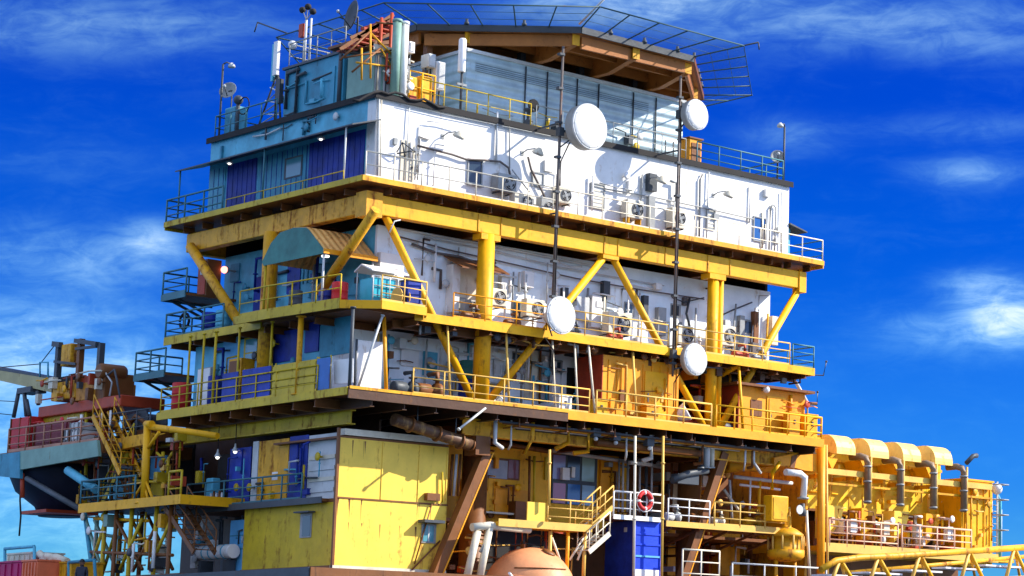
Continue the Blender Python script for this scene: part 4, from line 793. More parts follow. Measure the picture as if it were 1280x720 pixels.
t = T("hopper", "white conical hopper lying on the main deck left of the twin yellow column", "hopper", front(851,520,-.9)); p = front(851,520,-.9); MB().lathe([(.12,-.4),(.3,-.1),(.42,.25),(.42,.35)], (p[0],-.9,ZD+.62), (.5,-.5,.4), 16).build("cone", white, t); 
for dx in (-.25,.25): tb("leg", grey, t, [(p[0]+dx,-.85,ZD),(p[0]+dx*.5,-.88,ZD+.5)], .04, 6)
for px,l,m in ((748,"yellow valve cabinet low before the orange container",yellow),(812,"orange locker at the rail before the orange container's door",orange),(703,"small white locker box at the main deck rail below the cone-backed dish",white),(990,"orange locker between the cabin and the far right rail",orange),(1012,"yellow cage of vertical bars at the far right of the main deck",yellow)):
    p = front(px,515,-1.2); t = T("deck_locker", l, "locker", p, "lockers along the main deck rail"); h = .75 if px < 900 else 1.25
    bx("body", m, t, p[0]-.35, p[0]+.35, -1.4, -.95, ZD, ZD+h, bev=.02); bx("lid", m, t, p[0]-.38, p[0]+.38, -1.43, -.92, ZD+h+.003, ZD+h+.06); bx("latch", dgrey, t, p[0]-.05, p[0]+.05, -1.44, -1.403, ZD+h*.6, ZD+h*.75)
# ladder props between decks
for a, c, l, m in ((F(478,395,-1.9),F(447,470,-1.2),"slim grey ladder pole leaning under the corner platform",lgrey),(F(735,425,-1.4),F(744,520,-1.8),"thin pale pipe slanting down beside the dark red container end",railW)):
    t = T("leaning_pipe", l, "pipe", c); tb("pipe", m, t, [a, V((c.x,c.y,ZD))], .05, 6); MB().lathe([(.09,0),(.09,.06)], a, (a-c), 8).build("end_cap", m, t)
# ================================================================== MAIN DECK
kd = T("deck", "main deck slab with dark, rusty underside and yellow rail edge under the cream and orange cabins", "deck", (0,0,ZD-.2), "open decks of the platform")
bx("deck_plate", brownd, kd, -2, 24.4, -2, 12.7, ZD-.18, ZD)
bx("edge_beam", brownd, kd, -2.03, 9.0, -2.07, -2.003, ZD-.42, ZD+.02); bx("edge_beam", orange, kd, 9.003, 24.46, -2.07, -2.003, ZD-.32, ZD+.06); bx("edge_beam", yellowR, kd, -2.0, 9.0, -2.10, -2.073, ZD-.04, ZD+.08)  # front-left band: its shade is put in as a darker brown
bx("edge_beam", olive, kd, -2.07, -2.003, -2.0, 12.75, ZD-.28, ZD+.04); bx("edge_beam", orange, kd, 24.403, 24.46, -2, 12.7, ZD-.3, ZD+.04)
for k in range(17): MB().ibeam((-.8+k*1.55,-1.9,ZD-.42),(-.8+k*1.55,12.4,ZD-.42),.2,.46,.04).build("joist", brownd, kd)
for k in range(8): MB().ibeam((-1.98,.4+k*1.6,ZD-.40),(-.75,.4+k*1.6,ZD-.40),.18,.40,.04).build("joist", brown, kd)
guardrail([(1.05,-1.98,ZD),(10.2,-1.98,ZD)], "pale rusty guardrail on the main deck before the cream wall and thick column", railY, sp=1.45, nr=3, r=.03)
guardrail([(10.6,-1.98,ZD),(17.3,-1.98,ZD)], "yellow-orange guardrail on the main deck before the orange container", railY, sp=1.5, nr=3, r=.04)
guardrail([(17.6,-1.98,ZD),(24.35,-1.98,ZD)], "yellow guardrail on the main deck before the orange cabin", yellow, sp=1.2, nr=3, r=.04)
guardrail([(24.38,-1.9,ZD),(24.38,6,ZD)], "orange guardrail closing the main deck's far right end", orange, sp=1.0, nr=3, r=.035)
guardrail([(-1.98,.3,ZD),(-1.98,12.6,ZD),(.8,12.6,ZD)], "long olive guardrail on the shaded side of the main deck behind the barrier panels", olive, sp=1.6, nr=3, r=.03)
drum((-1.4,11.9,ZD), "dark red drum at the main deck's far left end", red, .42, 1.35); drum((-1.3,9.3,ZD), "dark blue gas drum near the olive posts at the main deck's left end", blue, .32, 1.45)
t = T("tall_locker", "tall orange-brown locker near the left end of the main deck", "locker", (-.6,8.2,ZD)); bx("body", yellowR, t, -1.3, -.6, 7.3, 8.3, ZD, ZD+2.1); bx("door", brown, t, -1.33, -1.303, 7.4, 8.2, ZD+.1, ZD+2.0)
t = T("sheet_panel", "pale white sheet standing at the main deck's far left end", "panel", (-.6,10.7,ZD)); bx("sheet", white, t, -1.2, -1.16, 10.0, 11.0, ZD, ZD+1.9); bx("frame", grey, t, -1.155, -1.1, 9.95, 11.05, ZD, ZD+1.95)
# thin outrigger arms at the right end
for a, c, l in ((F(1020,468,-1),F(1033,452,-1),"bent thin antenna at the right end of the middle deck"),(F(1012,505,-.5),F(1022,490,-.5),"short thin rod at the right end above the main deck")):
    t = T("whip_antenna", l, "antenna", a); tb("rod", dgrey, t, [a-V((1.2,0,.1)), a+V((.5,0,.0)), c], .035, 6); MB().sphere(c, .06, 8, 6).build("tip", dgrey, t)
t = T("ladder_brace", "slanting pale brace pipe from the middle deck down to the far right orange rail", "brace", F(1011,506,1)); tb("pipe", lgrey, t, [F(995,478,1.5), F(1011,507,1.5)], .09); MB().lathe([(.15,0),(.15,.06)], F(1011,507,1.5), (0,0,1), 10).build("flange", grey, t)

clutter(mb, 1, 1.0, 1.6, 23.2, ZM+.2, 28.9, 70, 21, (lgrey,lgrey,white,white,cream,white,mast,grey), .40)
clutter(mb, 0, 1.0, 1.6, 12.5, ZM+.2, 28.8, 26, 22, (teal,tealdk,blue,dgrey,lgrey), .3)
clutter(lb, 1, 1.5, 1.2, 12.3, ZD+.1, 24.7, 70, 23, (cream,grey,lgrey,white,white,brown,teal,railY), .5)
clutter(lb, 0, -.5, 1.8, 12.2, ZD+.1, 24.6, 22, 24, (teal,tealdk,blue,dgrey,sky_blue,olive), .4)
clutter(oc, 1, -.95, xa_c-.0, xb_c, ZD+.2, 24.4, 10, 25, (orange,yellowR,brown,railY), .2)
clutter(lb, 1, 1.2, 17.8, 21.6, ZD+.1, 24.8, 30, 26, (redox,brown,yellowR,orange,railY,dgrey,lgrey), 1.2)
clutter(oc2, 1, -.7, 22.0, 25.2, ZD+.2, 24.0, 10, 27, (orange,yellow,brown,redox), .2)
clutter(md, 1, -.4, 2.0, 23.8, ZM-.75, ZM-.35, 40, 28, (brown,dgrey,brownd,grey,railY), .8)
# ================================================================== CELLAR LEVEL UNDER THE MAIN DECK (z 14.6 - 21.3)
ZC = 14.7
cf = T("steel_frame", "rust-streaked steel frame of girders, raking legs and brown diagonal braces under the main deck", "steel frame", (0,0,ZC))
MB().ibeam((4.6,-.55,20.9),(24.3,-.55,20.9),.4,.72,.06).build("girder", yellowR, cf); MB().ibeam((-.5,.0,20.9),(-.5,15.4,20.9),.42,.62,.06).build("girder", olive, cf)
tb("girder_pipe", brown, cf, [(11.5,-.9,20.75),(17.6,-.9,20.72)], .16, 12)
for x in (5.5,12.2,18.6): MB().ibeam((x,-.3,20.9),(x,12.5,20.9),.3,.7,.05).build("girder", brown, cf)
p0, p1 = F(607,566,-.5), F(562,674,-.5); MB().bar(p0, p1+(p1-p0)*.5, .42, .42, (0,1,0)).build("brace", brown, cf); MB().bar(p0+V((.24,-.22,0)), p1+(p1-p0)*.5+V((.24,-.22,0)), .06, .02, (0,1,0)).build("brace_edge", orange, cf)
p0, p1 = F(904,566,-.5), F(856,712,-.5); MB().bar(p0, p1+(p1-p0)*.3, .40, .40, (0,1,0)).build("brace", brown, cf); MB().bar(p0+V((.23,-.21,0)), p1+(p1-p0)*.3+V((.23,-.21,0)), .06, .02, (0,1,0)).build("brace_edge", orange, cf)
x0,x1,z0,z1 = fr(595,545,613,569,-.9); bx("node_box", brown, cf, x0, x1, -.9, -.1, z0, z1)
for x in (6.9,19.2): tb("leg", brown, cf, [(x,1.6,0.2),(x,1.6,20.5)], .55, 20)
for x,y in ((.4,1.5),(.4,11.8),(6.9,11.8),(19.2,11.8),(24,1.5),(24,11.8)): tb("leg", brown, cf, [(x,y,-1),(x,y,ZC-.3)], .5, 16)
tb("leg", orange, cf, [F(1027,556,-.9), V((25.5,-.9,ZC-.3))], .2, 12); tb("leg_pipe", railY, cf, [F(1033,556,-1.05), V((25.85,-1.05,ZC-.3))], .06, 8)
# big brown exhaust duct slanting below the deck edge
t = T("exhaust_duct", "fat rusty duct slanting below the main deck edge above the yellow cladding box", "duct", F(500,525,-1.0)); a, c = F(492,524,-1.0), F(588,556,-1.0)
MB().tube([a, a.lerp(c,.15), c.lerp(a,.1), c], .26, 18).build("pipe", paint("sooty_rust", (.10,.045,.02), rust=.5, rustcol=(.35,.20,.06)), t); 
for k in (.2,.55,.85): q = a.lerp(c,k); MB().lathe([(.34,0),(.34,.07)], q, c-a, 18).build("band", brown, t)
MB().lathe([(.3,0),(.22,.12),(.0,.15)], c, c-a, 18).build("end_cap", brown, t)
for k in (.3,.8): q = a.lerp(c,k); tb("hanger", dgrey, t, [q, V((q.x,q.y,ZD-.2))], .03, 6)
t = T("rod", "thin pale rod slanting out below the main deck edge beside the node box", "pipe", F(573,538,-2.1)); tb("rod", lgrey, t, [F(573,537,-2.1), F(607,510,-2.1)], .05, 6); MB().lathe([(.08,0),(.08,.05)], F(573,537,-2.1), (1,0,1), 8).build("end_cap", lgrey, t)
# yellow box module at the corner
ym_ = T("yellow_module", "big pale yellow steel-plated box module at the corner under the main deck", "building", (-1,0,ZC))
bx("wall", lemon, ym_, -1.0, 4.35, 0, .12, 17.62, 20.02); bx("wall", lemon, ym_, -1.06, 4.35, -.02, .12, ZC+.15, 17.55); bx("seam_ledge", brown, ym_, -1.08, 4.38, -.05, .1, 17.553, 17.617)
bx("wall", olive, ym_, -1.06, -.94, .123, 6.75, ZC+.15, 17.40); bx("wall", yellowR, ym_, 4.23, 4.35, .123, 5, ZC, 20.0); bx("top_ledge", cream, ym_, -.8, 4.3, -.06, .5, 20.14, 20.4); bx("roof", brown, ym_, -.95, 4.34, .003, 5, 20.023, 20.10)
for x in (-1.0, 1.1, 2.9, 4.3): bx("frame_strip", lemon if x > 0 else brown, ym_, x-.03, x+.03, -.03, -.003, 17.63, 20.0)
rg = random.Random(77)
for k in range(26):
    x = rg.choice((-.95,-.4,.2,1.08,1.14,2.0,2.87,2.93,3.6,4.2))+rg.uniform(-.06,.06); z = rg.choice((17.55,19.95,17.5,16.6)); h = rg.uniform(.15,.9); w_ = rg.uniform(.01,.035)
    MB().prism([(x-w_,-.0245 if z < 17.6 else -.0045,z),(x+w_,-.0245 if z < 17.6 else -.0045,z),(x+w_*.2,-.0245 if z < 17.6 else -.0045,z-h)], (0,.003,0)).build("rust_run", brown, ym_)
bx("corner_post", brown, ym_, -1.1, -1.0, -.06, .06, ZC, 20.4); bx("bottom_beam", cream, ym_, -1.1, 4.4, -.1, .1, ZC-.12, ZC+.146); bx("bottom_beam", brown, ym_, -1.12, -1.0, .103, 6.8, ZC-.12, ZC+.146)
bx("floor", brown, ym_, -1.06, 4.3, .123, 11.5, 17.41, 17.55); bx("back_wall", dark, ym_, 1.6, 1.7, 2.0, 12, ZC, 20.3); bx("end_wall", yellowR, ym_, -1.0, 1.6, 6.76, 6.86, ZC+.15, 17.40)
f = wf(ym_, (526,655,544,679), grey, 0, "window", .06); x0,x1,z0,z1 = fr(529,657,542,677,-.06); bx("pane", paneT, f, x0, x1, -.075, -.063, z0, z1); bx("mullion", lgrey, f, (x0+x1)/2-.03, (x0+x1)/2+.03, -.09, -.078, z0, z1); bx("hood", dgrey, ym_, x0-.25, x1+.25, -.5, -.024, z1+.1, z1+.22)
wf(ym_, (530,617,546,626), brown, 0, "wall_box", .25)
f = wl(ym_, (376,642,390,672), grey, -1.06, "window", .04); y0,y1,z0,z1 = sr(378,645,388,670,-1.1); bx("pane", pane, f, -1.115, -1.103, y0, y1, z0, z1); bx("hood", dgrey, ym_, -1.4, -1.064, y0-.25, y1+.25, z1+.12, z1+.18)
for q, m in (((386,543,420,617),lgrey),((362,545,385,618),blue),((324,550,361,610),yellowR),((316,552,323,612),lgrey),((288,560,314,612),blue)):
    y0,y1,z0,z1 = sr(*q,-.6); bx("side_panel", m, ym_, -.64, -.6, y0, y1, 17.56, min(z1,20.4))
for k,m in ((17.9,lgrey),(18.35,cream),(18.8,lgrey),(19.25,cream)): y0,y1,_,_ = sr(387,543,419,617,-.65); bx("panel_ledge", m, ym_, -.69, -.643, y0, y1, k, k+.16)
y0,y1,z0,z1 = sr(340,590,347,600,-.65); bx("notice_plate", white, ym_, -.66, -.643, y0, y1, z0, z1)
bx("doorway", dark, ym_, -.2, -.1, 6.9, 10.6, 17.6, 20.0)
tb("pipe", olive, ym_, [F(553,590,-.12),F(553,628,-.12)], .04); tb("pipe", brown, ym_, [F(540,630,-.12),F(518,705,-.12)], .03); tb("pipe", brown, ym_, [F(550,676,-.12),F(515,712,-.12)], .04)
for px in (566,571,576): t = tb("pipe", brown if px != 571 else lgrey, ym_, [F(px,568,.2),F(px-4,620,.2)], .06)
guardrail([(-1.25,2.2,17.56),(-1.25,11.2,17.56)], "dull guardrail of the recessed balcony on the yellow module's shaded side", railT, nr=3, r=.035, sp=1.5)
wsh = T("walkway", "narrow shaded walkway below the main deck at the yellow module's side", "walkway", (-1.2,6,17.4), "lower walkways"); bx("plate", brown, wsh, -1.35, -1.07, .5, 11.3, 17.43, 17.55); bx("edge_beam", dgrey, wsh, -1.4, -1.353, .5, 11.3, 17.36, 17.62)
sdk = T("deck", "lowest cellar deck slab with dark rim under the yellow modules", "deck", (0,0,ZC), "open decks of the platform"); bx("deck_plate", brown, sdk, -3.6, 26, -2.4, 14.5, ZC-.42, ZC-.14); bx("edge_beam", brown, sdk, -3.6, 26, -2.46, -2.403, ZC-.75, ZC-.10); bx("edge_beam", dgrey, sdk, -3.66, -3.603, -2.4, 14.5, ZC-.75, ZC-.10)
# shaded lower bay
for q, m, x, l, c in (((287,650,307,704),sky_blue,-.8,"light blue upright locker in the shaded bay left of the yellow module","locker"),):
    y0,y1,z0,z1 = sr(*q,x); t = T("bay_locker", l, c, (x,y0,ZC)); bx("body", m, t, x, x+.8, y0, y1, ZC-.14, z1, bev=.02); bx("door", m, t, x-.03, x-.003, y0+.05, y1-.05, ZC, z1-.1); tb("handle", lgrey, t, [(x-.05,y0+.2,16.0),(x-.05,y0+.2,16.3)], .03, 6)
    for k in (.45,.7): bx("door_band", tealdk, t, x-.04, x-.032, y0+.05, y1-.05, ZC+(z1-ZC)*k, ZC+(z1-ZC)*k+.05)
y0,y1,z0,z1 = sr(244,681,284,703,-1.5); t = T("life_raft", "white life-raft canister with bands in the shaded bay by the light blue locker", "life raft", (-1.5,y0,ZC)); MB().tube([(-1.2,y0,z0+.45),(-1.2,y0+.15,z0+.45),(-1.2,y1-.15,z0+.45),(-1.2,y1,z0+.45)], .3, 16).build("canister", white, t)
for k in (.2,.4,.6,.8): MB().lathe([(.315,0),(.315,.08)], (-1.2,y0+(y1-y0)*k,z0+.45), (0,1,0), 16).build("band", teal, t)
for y in (y0+.4, y1-.4): bx("cradle", dgrey, t, -1.5, -.9, y-.1, y+.1, ZC-.14, z0+.1)
for px,py,l in ((294,563,"white work lamp hanging in the shaded balcony below the olive girder"),(272,570,"smaller white work lamp farther left in the shaded balcony")):
    p = S(px,py,-.8); t = T("work_lamp", l, "lamp", p, "work lamps in the shaded balcony"); MB().lathe([(.03,.3),(.05,.15),(.14,0),(.14,-.04)], p, (0,0,1), 12).build("shade", lgrey, t); MB().sphere(p-V((0,0,.06)), .08, 10, 6).build("bulb", lampon, t); tb("cord", dark, t, [p+V((0,0,.3)), V((p.x,p.y,ZD-.3))], .02, 5)
t = T("pump", "dark skid with pale pipe bundle on the shaded balcony", "pump", (-.8,9.4,17.56), "small pumps and motors on the decks")
bx("skid", dgrey, t, -1.1, -.5, 8.4, 10.2, 17.56, 17.7); bx("tank", teal, t, -1.0, -.6, 9.6, 10.15, 17.703, 18.9, bev=.05)
for k in range(5): tb("pipe", brown if k%2 else lgrey, t, [(-1.15,8.5+k*.22,17.7),(-1.15,8.5+k*.22,18.2+.1*(k%2))], .05, 6)
# ------------------------------------------------------------------ process area right of the yellow module
pmod = T("process_module", "yellow process building with large multi-pane window set back under the main deck", "building", (4.5,3,ZC))
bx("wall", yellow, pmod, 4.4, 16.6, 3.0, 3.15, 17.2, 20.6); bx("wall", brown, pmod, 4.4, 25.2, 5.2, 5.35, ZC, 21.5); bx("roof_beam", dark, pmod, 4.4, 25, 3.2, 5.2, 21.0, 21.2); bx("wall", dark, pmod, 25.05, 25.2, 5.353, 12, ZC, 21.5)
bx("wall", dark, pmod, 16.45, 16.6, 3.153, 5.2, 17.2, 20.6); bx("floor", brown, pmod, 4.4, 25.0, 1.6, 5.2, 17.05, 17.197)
f = wf(pmod, (606,573,649,599), brown, 3.0, "window", .05); x0,x1,z0,z1 = fr(608,575,634,598,2.95); bx("pane", paint("hazy_pane", (.30,.30,.36), rust=.2, rough=.15), f, x0, x1, 2.925, 2.947, z0, z1); x0,x1,z0,z1 = fr(635,575,648,598,2.95); bx("pane", paint("dusty_rose_pane", (.22,.08,.10), rust=.2, rough=.15), f, x0, x1, 2.925, 2.947, z0, z1)
f = wf(pmod, (689,567,745,631), dgrey, 3.0, "window", .07); cols = [glass("lilac_glass", (.25,.22,.40)), glass("pale_blue_glass", (.25,.38,.48)), glass("dark_pane_glass", (.02,.03,.06)), glass("rose_glass", (.35,.08,.14)), glass("green_grey_glass", (.25,.36,.30)), paneB]
for i in range(3):
    for j, (ya_, yb) in enumerate(((569,599),(604,629))):
        x0,x1,z0,z1 = fr(691+i*18.2, ya_+i*1.5, 706.5+i*18.2, yb+i*1.5, 2.93); bx("pane", cols[(i*2+j*3)%6], f, x0, x1, 2.915, 2.927, z0, z1)
for q, m, th in (((700,585,709,600),white,.2),((713,584,717,597),white,.12),((748,570,770,640),orange,.15),((680,572,687,600),olive,.1),((575,600,606,640),yellow,.06),((618,612,660,650),orange,.05),((634,628,662,660),brown,.6)): wf(pmod, q, m, 3.0 if m is not white else 2.9, "wall_panel", th)
bx("ledge", cream, pmod, F(588,632,2.8).x, F(640,632,2.8).x, 2.5, 2.98, 17.6, 17.68); bx("shade_block", dark, pmod, 7.6, 11.6, 2.2, 2.9, ZC, 17.04)  # solid dark block stands in for the shaded space under the floor
tb("gutter", lgrey, pmod, [F(690,563,2.6),F(830,584,2.6)], .09, 8); tb("gutter", brown, pmod, [F(612,552,2.8),F(700,566,2.8)], .12, 8)
for k,(px,m,r) in enumerate(((662,brown,.06),(668,olive,.06),(774,grey,.05),(779,lgrey,.05),(785,grey,.06),(800,lgrey,.05),(808,dgrey,.08),(815,lgrey,.05),(840,brown,.07),(852,olive,.1),(868,brown,.08),(875,yellowR,.08))): tb("pipe", m, pmod, [F(px,575 if px > 700 else 570,2.4),F(px-1,640,2.4)], r, 7)
wf(pmod, (785,578,812,582), white, 2.2, "strip_lamp", .2); wf(pmod, (836,600,858,640), cream, 5.2, "panel", .1); wf(pmod, (890,640,915,720), yellowR, 4.5, "panel", .6)
for q, m in (((860,596,905,622),brown),((830,655,858,720),yellowR),((880,665,905,720),redox),((935,640,962,700),brown),((945,600,962,640),grey)): wf(pmod, q, m, 4.8, "panel", .3)
t = T("vertical_vent", "fat grey vertical vent pipes hanging below the main deck right of centre", "pipe", F(887,548,-.8))
for px, r, m in ((884,.16,lgrey),(891,.10,cream),(877,.12,dgrey)): a = F(px,545,-.8); tb("pipe", m, t, [a, a-V((0,0,1.45))], r, 14); MB().lathe([(r*1.35,0),(r*1.35,.06)], a-V((0,0,1.5)), (0,0,1), 14).build("flange", grey, t)
tb("cross_pipe", dgrey, t, [F(840,600,-.7),F(860,592,-.7),F(884,588,-.7)], .16, 10); bx("valve_box", dgrey, t, F(846,590,-.6).x, F(872,590,-.6).x, -.7, -.2, 19.3, 19.75)
# dark deck-hung pipe rack
pk = T("pipe_rack", "dark bundle of pipes and trays slung under the main deck's sunlit edge", "pipes", (10,-.9,21))
for k in range(6): tb("pipe", (dgrey,brown,yellowR,brown,lgrey,dgrey)[k], pk, [(5.8+k*.3,-1.5+.16*k,21.15-.02*k),(22.5-k*.6,-1.5+.16*k,21.15-.02*k)], .05+.012*(k%3), 7)
for px in (640,700,760,830,860): x = F(px,560,-1.2).x; bx("hanger", brown, pk, x-.05, x+.05, -1.7, -.5, 20.98, 21.02); tb("hanger_rod", brown, pk, [(x,-1.65,20.98),(x,-1.65,21.35)], .03, 5)
for px,py in ((770,545),(745,540),(812,552)): p = F(px,py,-1.3); bx("junction_box", dgrey, pk, p.x-.2, p.x+.2, -1.4, -1.1, p.z-.2, p.z+.15); MB().sphere((p.x,-1.3,p.z-.3), .1, 8, 6).build("lamp", lgrey, pk)
# white pipe portal, vessel and yellow access platform
pp = T("pipe_portal", "cream-white portal of thick pipes straddling the salmon round vessel", "pipe frame", (5,-1.4,ZC))
for a in ([(597,664),(584,720)],[(612,660),(600,720)]): 
    A, B_ = F(*a[0],-1.4), F(*a[1],-1.4); tb("leg", cream, pp, [A, B_+(B_-A)*.1], .16, 14)
tb("header", cream, pp, [F(590,659,-1.4),F(612,657,-1.4),F(662,662,-1.4)], .17, 14); tb("brace", grey, pp, [F(600,690,-1.4),F(612,668,-1.4)], .06, 8)
vs = T("round_vessel", "salmon and rust domed pressure vessel at the picture's bottom edge", "tank", F(660,738,-1.0)); p = F(661,743,-.9)
MB().sphere(p, 2.0, 40, 20).build("shell", salmon, vs); MB().lathe([(2.005,-.05),(2.03,-.04),(2.03,.04),(2.005,.05)], p, (.35,.1,.93), 40).build("weld_band", salmon, vs); MB().lathe([(.3,-.06),(.3,.03),(.0,.04)], p+V((.3,-.9,1.78)), (.15,-.45,.89), 16).build("hatch", brown, vs)
q_ = []
for k in range(13): an = -2.6+k*.12; q_.append(p+V((math.cos(an)*.86, math.sin(an)*.86, .52)).normalized()*2.02)
MB().tube(q_, .03, 6).build("weld_seam", brown, vs); bx("lifting_lug", brown, vs, p.x-.5, p.x-.42, p.y-.2, p.y+.05, p.z+1.9, p.z+2.12); MB().lathe([(.06,0),(.06,.4)], p+V((-1.7,-1.1,.6)), (-1,-.5,.6), 8).build("nozzle", white, vs); tb("skirt", brown, vs, [p-V((0,0,3)), p-V((0,0,1.2))], 1.2, 20)
ap = T("access_platform", "yellow access platform with stairs beside the blue container", "platform", (7,-1.6,17)); xa, xb = F(612,660,-1.4).x, F(734,662,-1.4).x; zf = 16.92
bx("plate", yellow, ap, xa+.2, xb, -1.7, -.2, zf-.16, zf); bx("edge_beam", railY, ap, xa+.2, xb, -1.75, -1.703, zf-.2, zf+.12)
x0,x1,z0,z1 = fr(658,628,684,660,-1.6); bx("splash_panel", lemon, ap, x0, x1, -1.66, -1.6, zf+.123, z1); 
for px in (690,712,733): a = F(px,662,-1.6); tb("leg", railY if px != 712 else orange, ap, [(a.x,-1.5,ZC-.14),(a.x,-1.5,zf-.16)], .08, 8)
for a, c in (((690,672),(700,700)),((712,700),(732,668)),((722,700),(735,668))): tb("brace", railW, ap, [F(*a,-1.5),F(*c,-1.5)], .05, 6)
guardrail([(F(684,655,-1.7).x,-1.7,zf),(xb,-1.7,zf)], "pale guardrail on the yellow access platform above the round vessel", railY, nr=3, sp=1.0, r=.035, toe=False)
def stair(a, c, width, n, label, m, yoff=(0,1,0), rails=True, side=None):
    t = T("stairs", label, "stairs", a, "steel stairways"); a, c = V(a), V(c); w_ = V(yoff)*width
    for o in (V((0,0,0)), w_): MB().bar(a+o, c+o, .06, .22).build("stringer", m, t)
    b = MB()
    for k in range(n):
        q = a.lerp(c,(k+.5)/n); d = (c-a); d.z = 0; d = d.normalized()*.13
        MB().prism([q-d, q+d, q+d+w_, q-d+w_], (0,0,.03)).build("tread", m if side is None else side, t)
    if rails:
        for o in (V((0,0,0)), w_):
            tb("handrail", m, t, [a+o+V((0,0,.95)), c+o+V((0,0,.95))], .035, 6); tb("mid_rail", m, t, [a+o+V((0,0,.5)), c+o+V((0,0,.5))], .025, 6)
            for k in range(4): q = a.lerp(c,k/3)+o; tb("post", m, t, [q, q+V((0,0,.95))], .03, 6)
    return t
stair(F(735,662,-1.6), F(766,634,-1.6), .9, 7, "pale yellow stairs rising from the access platform to the life-ring landing", railY)
stair(F(736,690,-1.9), F(762,667,-1.9), .8, 6, "short lower flight of pale stairs left of the blue container", railW)
lp = T("landing", "small landing with pale edge on top of the blue container", "platform", F(795,645,-1.5)); x0, x1 = F(766,646,-1.6).x, F(828,646,-1.6).x; zl = 17.50
bx("plate", brown, lp, x0, x1, -1.6, .3, zl-.1, zl); bx("edge_beam", white, lp, x0, x1, -1.66, -1.603, zl-.12, zl+.08)
guardrail([(x0,-1.62,zl),(x1,-1.62,zl)], "white guardrail with the life ring above the blue container", white, nr=3, sp=.95, r=.04, toe=False)
p = F(806,626,-1.75); lr = T("life_ring", "red and white life ring on the white rail above the blue container", "life ring", p); n = 28
for k in range(4):
    a0 = k*math.pi/2+.2; MB().tube([(p.x+.36*math.cos(a0+j*.13), p.y, p.z+.36*math.sin(a0+j*.13)) for j in range(11)], .1, 10).build("red_segment", red, lr)
    a1 = a0+1.31; MB().tube([(p.x+.36*math.cos(a1+j*.13), p.y, p.z+.36*math.sin(a1+j*.13)) for j in range(3)], .102, 10).build("white_band", white, lr)
tb("grab_rope", white, lr, [(p.x+.49*math.cos(k*.3), p.y-.02, p.z+.49*math.sin(k*.3)) for k in range(22)], .018, 5)
bc = T("blue_container", "deep blue steel container under the life-ring landing, shaded end coloured darker", "container", F(792,720,-1.45)); xa = F(792,690,-1.45).x; xb = F(826,690,-1.45).x; ye = S(757,690,xa).y
bx("body", tank_blue, bc, xa+.005, xb, -1.45, ye, ZC-.14, zl-.13); bx("end_wall", blue, bc, xa-.03, xa+.002, -1.45, ye, ZC-.14, zl-.13)  # end sheet in darker blue, that side's shade put into its colour
for k in (.42,.62,.8): bx("side_band", sky_blue if k < .5 else tank_blue, bc, xa+.03, xb-.03, -1.49, -1.453, ZC+k*2.6, ZC+k*2.6+.08)
for x in (xa+.02, xb-.08): bx("corner_post", tank_blue, bc, x, x+.06, -1.50, -1.453, ZC-.14, zl-.14)
bx("lower_panel", white, bc, xa+.1, xb-.1, -1.485, -1.453, ZC-.1, ZC+.55); bx("lock_plate", lgrey, bc, xa-.05, xa-.033, -1.0, -.8, 16.9, 17.1)
for px, m in ((794,railW),(829,railY),(687,railY)):
    a = F(px,545,-1.95); c = F(px-2,720,-1.95); t = T("hanging_pipe", {794:"thin pale pipe dropping from the main deck edge past the blue container's corner",829:"thin yellow-white pipe dropping along the blue container's right edge",687:"thin yellow pipe dropping from the main deck beside the multi-pane window"}[px], "pipe", a, "pipes dropping from the main deck edge"); tb("pipe", m, t, [a if px != 687 else F(687,562,-1.95), c if px != 687 else F(686,632,-1.95)], .06, 8)
    for k in (.2,.6): q = a.lerp(c,k); MB().lathe([(.1,0),(.1,.07)], q, (0,0,1), 10).build("coupling", m, t)
# right-hand catwalk
cw_ = T("walkway", "yellow catwalk right of the blue container behind the raking brown brace", "walkway", (17,-1,17.4), "lower walkways"); x0, x1 = F(832,652,-1.0).x, F(986,662,-1.0).x
bx("plate", brown, cw_, x0, x1, -1.0, 1.2, 17.33, 17.45); bx("edge_beam", railY, cw_, x0, x1, -1.06, -1.003, 17.27, 17.53)
for k in range(5): x = x0+.4+k*(x1-x0-.8)/4; MB().bar((x,-.95,17.25),(x,1.5,16.6),.1,.1).build("bracket", brown, cw_)
guardrail([(x0+.1,-1.03,17.45),(x0+2.6,-1.03,17.45)], "white guardrail on the catwalk left of the raking brown brace", white, nr=3, sp=1.2, toe=False, r=.035)
guardrail([(x0+2.9,-1.03,17.45),(x1,-1.03,17.45)], "yellow guardrail on the catwalk right of the raking brown brace", railY, nr=3, sp=1.4, r=.045)
for i,(px,py,l,m,s) in enumerate(((840,652,"white pump on the catwalk near the blue container",lgrey,.9),(872,655,"brown pump on the catwalk behind the raking brace",brown,1.0),(896,658,"small pale pump at the catwalk rail right of the raking brace",railW,.8),(940,660,"yellow pump at the catwalk's right half",yellowR,1.0))): p = F(px,py,-.3); pump((p.x,-.3,17.452), l, m, s)
t = T("process_vessel", "yellow ribbed process vessel at the catwalk's right end", "tank", F(985,690,-1.2)); a = F(982,690,-.9)
MB().lathe([(.2,-.25),(.75,-.15),(.9,0),(.9,.3),(.7,.31),(.7,.9),(.85,.91),(.85,1.05),(.5,1.3),(.25,1.4),(.25,1.9)], (a.x,-.9,16.25), (0,0,1), 26).build("shell", yellowR, t)
for k in range(10): an = k*.628; tb("stud", railY, t, [(a.x+.84*math.cos(an),-.9+.84*math.sin(an),16.5),(a.x+.84*math.cos(an),-.9+.84*math.sin(an),17.22)], .05, 6)
for s_ in (-.6,.6): tb("leg", yellowR, t, [(a.x+s_,-.9,ZC-.14),(a.x+s_,-.9,16.1)], .09, 8)
